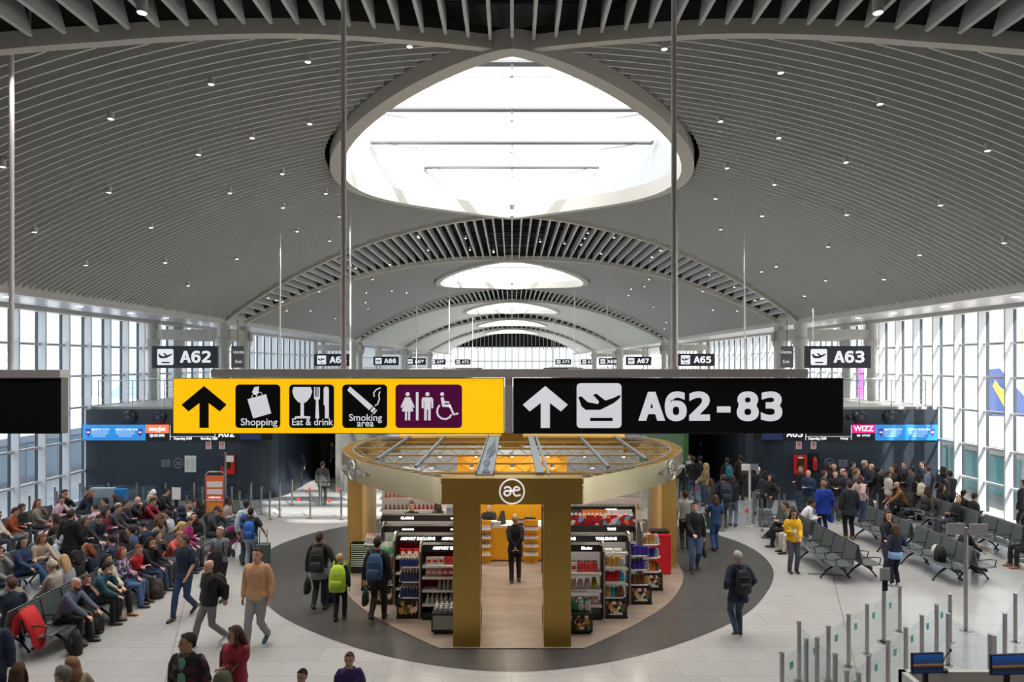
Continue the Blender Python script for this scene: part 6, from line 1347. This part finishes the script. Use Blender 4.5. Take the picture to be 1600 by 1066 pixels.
p = ST('woman in navy sweater over a light blue shirt, seen from behind', 1399, 820, 1.52, 10, top=sr(30, 38, 62), pants=sr(18, 24, 44), hair='mid', hc='brown', near=True, fat=1.05, arms=('bag', 'bag'), shoe=sr(220, 220, 220))
q = MB(); q.tube([(0, 0, .99), (0, 0, .9), (0, 0, .80)], [.19, .20, .205], 14, flat=.72, side=(1, 0, 0)); q.build('shirt_hem', M(sr(140, 180, 226), .8), p['o'], smooth=True)
ST('fair woman facing the camera, hand at her mouth, behind the navy sweater', 1388, 800, 1.68, 175, top=sr(40, 40, 50), hair='mid', hc='dark', near=True, arms=('chin', 'lap'))
# seated on the right
SI('young man in black trousers with crossed legs at the first right bench', 1226, 792, 'L', top=sr(90, 100, 90), pants=sr(24, 24, 26), hc='dark', cross=True, near=True)
SI('person in cream trousers seated next to the crossed-legs man', 1236, 800, 'L', top=TAU, pants=sr(206, 198, 186), hair='mid', hc='dark', near=True)
SI('man in a white T-shirt bending over his phone on the right bench', 1257, 787, 'R', top=sr(222, 222, 224), hc='black', lean=34, near=True, skin=2)
SI('long-haired woman in a taupe sweatshirt with black backpack, right rows', 1444, 766, 'L', top=sr(122, 112, 98), pants=sr(190, 190, 188), hair='mid', hc='dark', near=True, turn=-140, H=1.8, cb=lambda p: backpack(p, BLK, 'black backpack of the taupe sweatshirt woman', .9))
SI('bald bearded man in an ochre jacket leaning forward, right rows', 1408, 771, 'L', top=sr(140, 100, 50), pants=BLK, hair='bald', beard=True, lean=26, near=True, arms=('knee', 'knee'))
SI('man in black reclining with head back, right rows', 1481, 784, 'L', top=BLK, hc='dark', lean=-16, head=(0, -20), near=True)
SI('dark-haired person in black behind the reclining man', 1474, 772, 'R', top=BLK, hc='dark', hair='mid')
SI('dark-haired person seated with back to the camera near the grey sign plate', 1509, 797, 'R', top=BLK, hc='black')
SI('dark-haired companion of the seated person near the window sill', 1525, 802, 'R', top=BLK, hc='dark')
SI('person hunched in black seen behind the tall steel post', 1503, 833, 'R', top=BLK, hc='black', lean=30)
person('person in black with tan shoes sitting at the right edge, legs only', 13.95, 18.4, 'L', 1.75, 'sit', top=BLK, pants=sr(26, 28, 36), shoe=sr(150, 96, 52), near=True)
person('person in black standing at the right edge by the windows', 16.2, 21.6, 20, 1.8, top=BLK, pants=BLK, near=True, puff=.04)
for py, lb_, px, fc_, cb, k in sorted(LATE, key=lambda r: -r[0]):
    p = SI_(lb_, px, py, fc_, **k)
    if cb: cb(p)
# boarding queue on the right
Q = ((1252, 728, 1.76, BLK, 'short', 'dark', 110, 'man in black with backpack at the head of the right queue'), (1263, 735, 1.74, sr(34, 50, 84), 'bald', 'dark', 130, 'bald man in a navy jacket bowed over his hands, by the red cabinet'),
 (1288, 736, 1.7, DGR, 'short', 'brown', -90, 'brown-haired man in charcoal left of the clustered queue'), (1294, 724, 1.76, BLK, 'mid', 'dark', -100, 'pale dark-haired person below the ring emblem'), (1303, 724, 1.78, BLK, 'short', 'brown', 150, 'man in black right of the ring emblem, looking down'),
 (1305, 736, 1.72, sr(24, 24, 26), 'short', 'dark', 160, 'man in black T-shirt looking down at his phone in the queue'), (1317, 732, 1.74, BLK, 'bald', 'dark', 100, 'man with shaved blond head in the queue'), (1332, 722, 1.8, BLK, 'short', 'dark', -100, 'man with glasses in black against the dark wall'),
 (1339, 733, 1.72, sr(110, 108, 112), 'pony', 'light', -95, 'blond woman in a grey sweater facing right in the queue'), (1351, 720, 1.82, BLK, 'short', 'grey', -110, 'grey-haired man in the queue, tallest of the left half'), (1362, 725, 1.8, sr(34, 38, 50), 'bald', 'dark', 100, 'bald man in a dark coat, middle of the queue'),
 (1388, 737, 1.62, sr(200, 194, 184), 'pony', 'dark', -90, 'girl in a cream puffer jacket and pink trousers in the queue'), (1394, 728, 1.78, sr(50, 44, 42), 'short', 'brown', 95, 'man in a brown-black jacket behind the cream puffer girl'), (1399, 727, 1.72, BLK, 'mid', 'dark', -60, 'pale-faced person behind the brown-black jacket'),
 (1413, 722, 1.78, sr(40, 36, 40), 'short', 'brown', 110, 'man in dark clothes looking down, right half of the queue'), (1424, 731, 1.74, DGR, 'cap', 'black', 60, 'man in a dark cap with shoulder bag, right half of the queue'), (1434, 741, 1.62, BLK, 'long', 'black', 0, 'long black-haired girl with a cream backpack, from behind'),
 (1441, 721, 1.82, NAV, 'short', 'black', 80, 'tall dark-haired man in navy, right half of the queue'), (1450, 728, 1.76, sr(44, 54, 70), 'short', 'dark', 20, 'man in a slate jacket behind the tall navy man'), (1473, 730, 1.74, BLK, 'hooded', 'dark', 10, 'person in a black parka with fur hood at the end of the queue'),
 (1484, 736, 1.76, sr(34, 34, 38), 'short', 'dark', 0, 'dark figure last in the queue at the windows'), (1487, 755, 1.3, sr(214, 184, 184), 'mid', 'dark', 0, 'child in pale pink at the end of the queue'), (1374, 730, 1.72, BLK, 'short', 'black', -90, 'dark-haired man behind the cream puffer girl\'s shoulder'),
 (1345, 744, 1.62, sr(200, 170, 168), 'mid', 'brown', -80, 'woman in a pale pink cardigan before the grey sweater woman'), (1321, 736, 1.7, NAV, 'short', 'black', 120, 'man in navy just left of the dark parka person'))
for (px, tp, H, c, hr, h_, f, lb) in Q:
    p = ST(lb, px, tp, H, f, top=c, pants=sr(180, 120, 150) if 'cream puffer jacket' in lb else (random.choice((BLK, JEA, DGR))), hair=hr, hc=h_ if hr != 'hooded' else sr(60, 52, 44), arms=random.choice((('lap', 'lap'), ('down', 'phone'), ('pocket', 'pocket'), ('phone', 'phone'))), puff=random.choice((.02, .03, .04)), skin=random.choice((0, 1, 3)))
    if 'cream backpack' in lb: backpack(p, sr(210, 200, 175), 'cream backpack on the long black-haired girl', .9)
    if 'head of the right queue' in lb: backpack(p, BLK, 'black backpack at the head of the right queue')
    if 'shoulder bag' in lb: handbag(p, 1, BLK, 'black shoulder bag of the man in the dark cap')
# corridor crowd, middle right
Q = ((1078, 711, 1.7, sr(190, 190, 190), 'mid', 'dark', 120, 'woman in pale grey behind the two men in black at the corridor'), (1064, 713, 1.7, BLK, 'short', 'dark', 175, 'man in a black vest facing the camera above the white kiosk sign'), (1083, 714, 1.8, BLK, 'short', 'dark', 5, 'man in a black coat from behind, left of the corridor pair'),
 (1094, 713, 1.84, sr(20, 20, 22), 'short', 'black', -5, 'man in a black sweater and blue jeans from behind, corridor pair'), (1103, 724, 1.66, sr(150, 130, 95), 'mid', 'blond', 90, 'blond person in beige behind the corridor pair'), (1109, 748, 1.66, sr(60, 66, 74), 'long', 'brown', 60, 'brown-haired woman left of the navy backpack man'),
 (1130, 742, 1.78, sr(36, 42, 62), 'short', 'brown', 0, 'man in a navy jacket with large navy backpack, from behind'), (1145, 744, 1.7, sr(26, 26, 28), 'long', 'dark', -30, 'woman with long dark hair carrying white and paper bags'), (1136, 716, 1.74, BLK, 'short', 'dark', 0, 'person with a teal backpack entering the dark corridor'),
 (1157, 712, 1.8, sr(44, 38, 36), 'short', 'dark', 0, 'large person with a dark brown backpack at the dark corridor'), (1149, 704, 1.72, TAU, 'mid', 'dark', 160, 'woman in taupe facing back in the dark corridor'), (1184, 730, 1.74, sr(26, 26, 28), 'cap', sr(220, 220, 215), -20, 'man in a white cap with grey trousers near the signpost'),
 (1195, 736, 1.7, sr(56, 58, 68), 'mid', 'black', 20, 'person in grey beside the white cap man'), (1205, 742, 1.64, BLK, 'long', 'black', 90, 'dark-haired woman behind the white signpost'))
for (px, tp, H, c, hr, h_, f, lb) in Q:
    p = ST(lb, px, tp, H, f, top=c, pants=sr(170, 170, 176) if 'white cap' in lb and 'man in' in lb else (LJE if 'blue jeans' in lb or 'paper bags' in lb else random.choice((BLK, JEA, DGR))), hair=hr, hc=h_, arms=random.choice((('lap', 'lap'), ('down', 'down'), ('pocket', 'pocket'))), puff=random.choice((.02, .03)), skin=random.choice((0, 1, 3)))
    if 'large navy' in lb: backpack(p, sr(28, 34, 56), 'large navy backpack in the corridor queue', 1.25)
    if 'teal backpack' in lb: backpack(p, sr(30, 110, 120), 'teal backpack entering the dark corridor')
    if 'dark brown backpack' in lb: backpack(p, sr(50, 40, 38), 'dark brown backpack at the dark corridor', 1.2)
    if 'paper bags' in lb: handbag(p, -1, sr(190, 150, 100), 'brown paper bag held by the long dark-haired woman', .34, .3); handbag(p, 1, sr(225, 225, 228), 'white carrier bag held by the long dark-haired woman', .34, .4)
suitcase((1184-HX)*.0222, 23.0, 0, sr(110, 112, 120), 'grey suitcase beside the white cap man'); 
# bags lying on the right benches
t = thing('rucksack', 'black and cream rucksack lying on the second right bench', 'backpack', (11.0, 17.55, .46), R(60)); q = MB(); q.tube([(0, 0, 0), (0, 0, .18), (0, 0, .36)], [.2, .2, .12], 12, flat=.7, side=(1, 0, 0)); q.build('sack', M(BLK, .75, 0, .1, bump=.2), t, smooth=True); q = MB(); q.ell((.2, .05, .17), .12, .15, .17); q.build('fleece', M(CRM, .85, 0, .1, bump=.4), t, smooth=True)
# kiosk staff and guard
person('security guard in a black suit seen from behind with hands clasped, inside the kiosk', (805-HX)*.016, 17.05, 2, 1.7, top=sr(20, 19, 21), pants=sr(18, 18, 20), hc='blond', hair='short', near=True, arms=('back', 'back'), stride=.07, coat=.04, z=.02)
t = thing('stool', 'black stool under the sales assistant behind the counter', 'stool', (-.66, 19.85, .02)); q = MB(); q.cyl(0, 0, .5, .545, .19, 16); q.build('seat', blackm, t); q = MB(); q.cyl(0, 0, 0, .5, .03, 10); q.cyl(0, 0, 0, .02, .2, 16); q.build('pedestal', ssteel, t)
person('dark-haired sales assistant in a black uniform behind the counter', -.66, 19.85, 180, 1.62, 'sit', top=BLK, pants=BLK, hair='bun', hc='dark', arms=('lap', 'lap'), near=True, z=.12)
person('saleswoman in black jacket and white blouse at the back left of the kiosk', -2.75, 18.7, 185, 1.68, top=BLK, pants=BLK, hair='bun', hc='dark', near=True, arms=('lap', 'down'), z=.02)
person('customer in dark grey beside the perfume shelf at the back left', -2.1, 19.1, 60, 1.66, top=DGR, pants=BLK, hair='mid', hc='brown', z=.02)
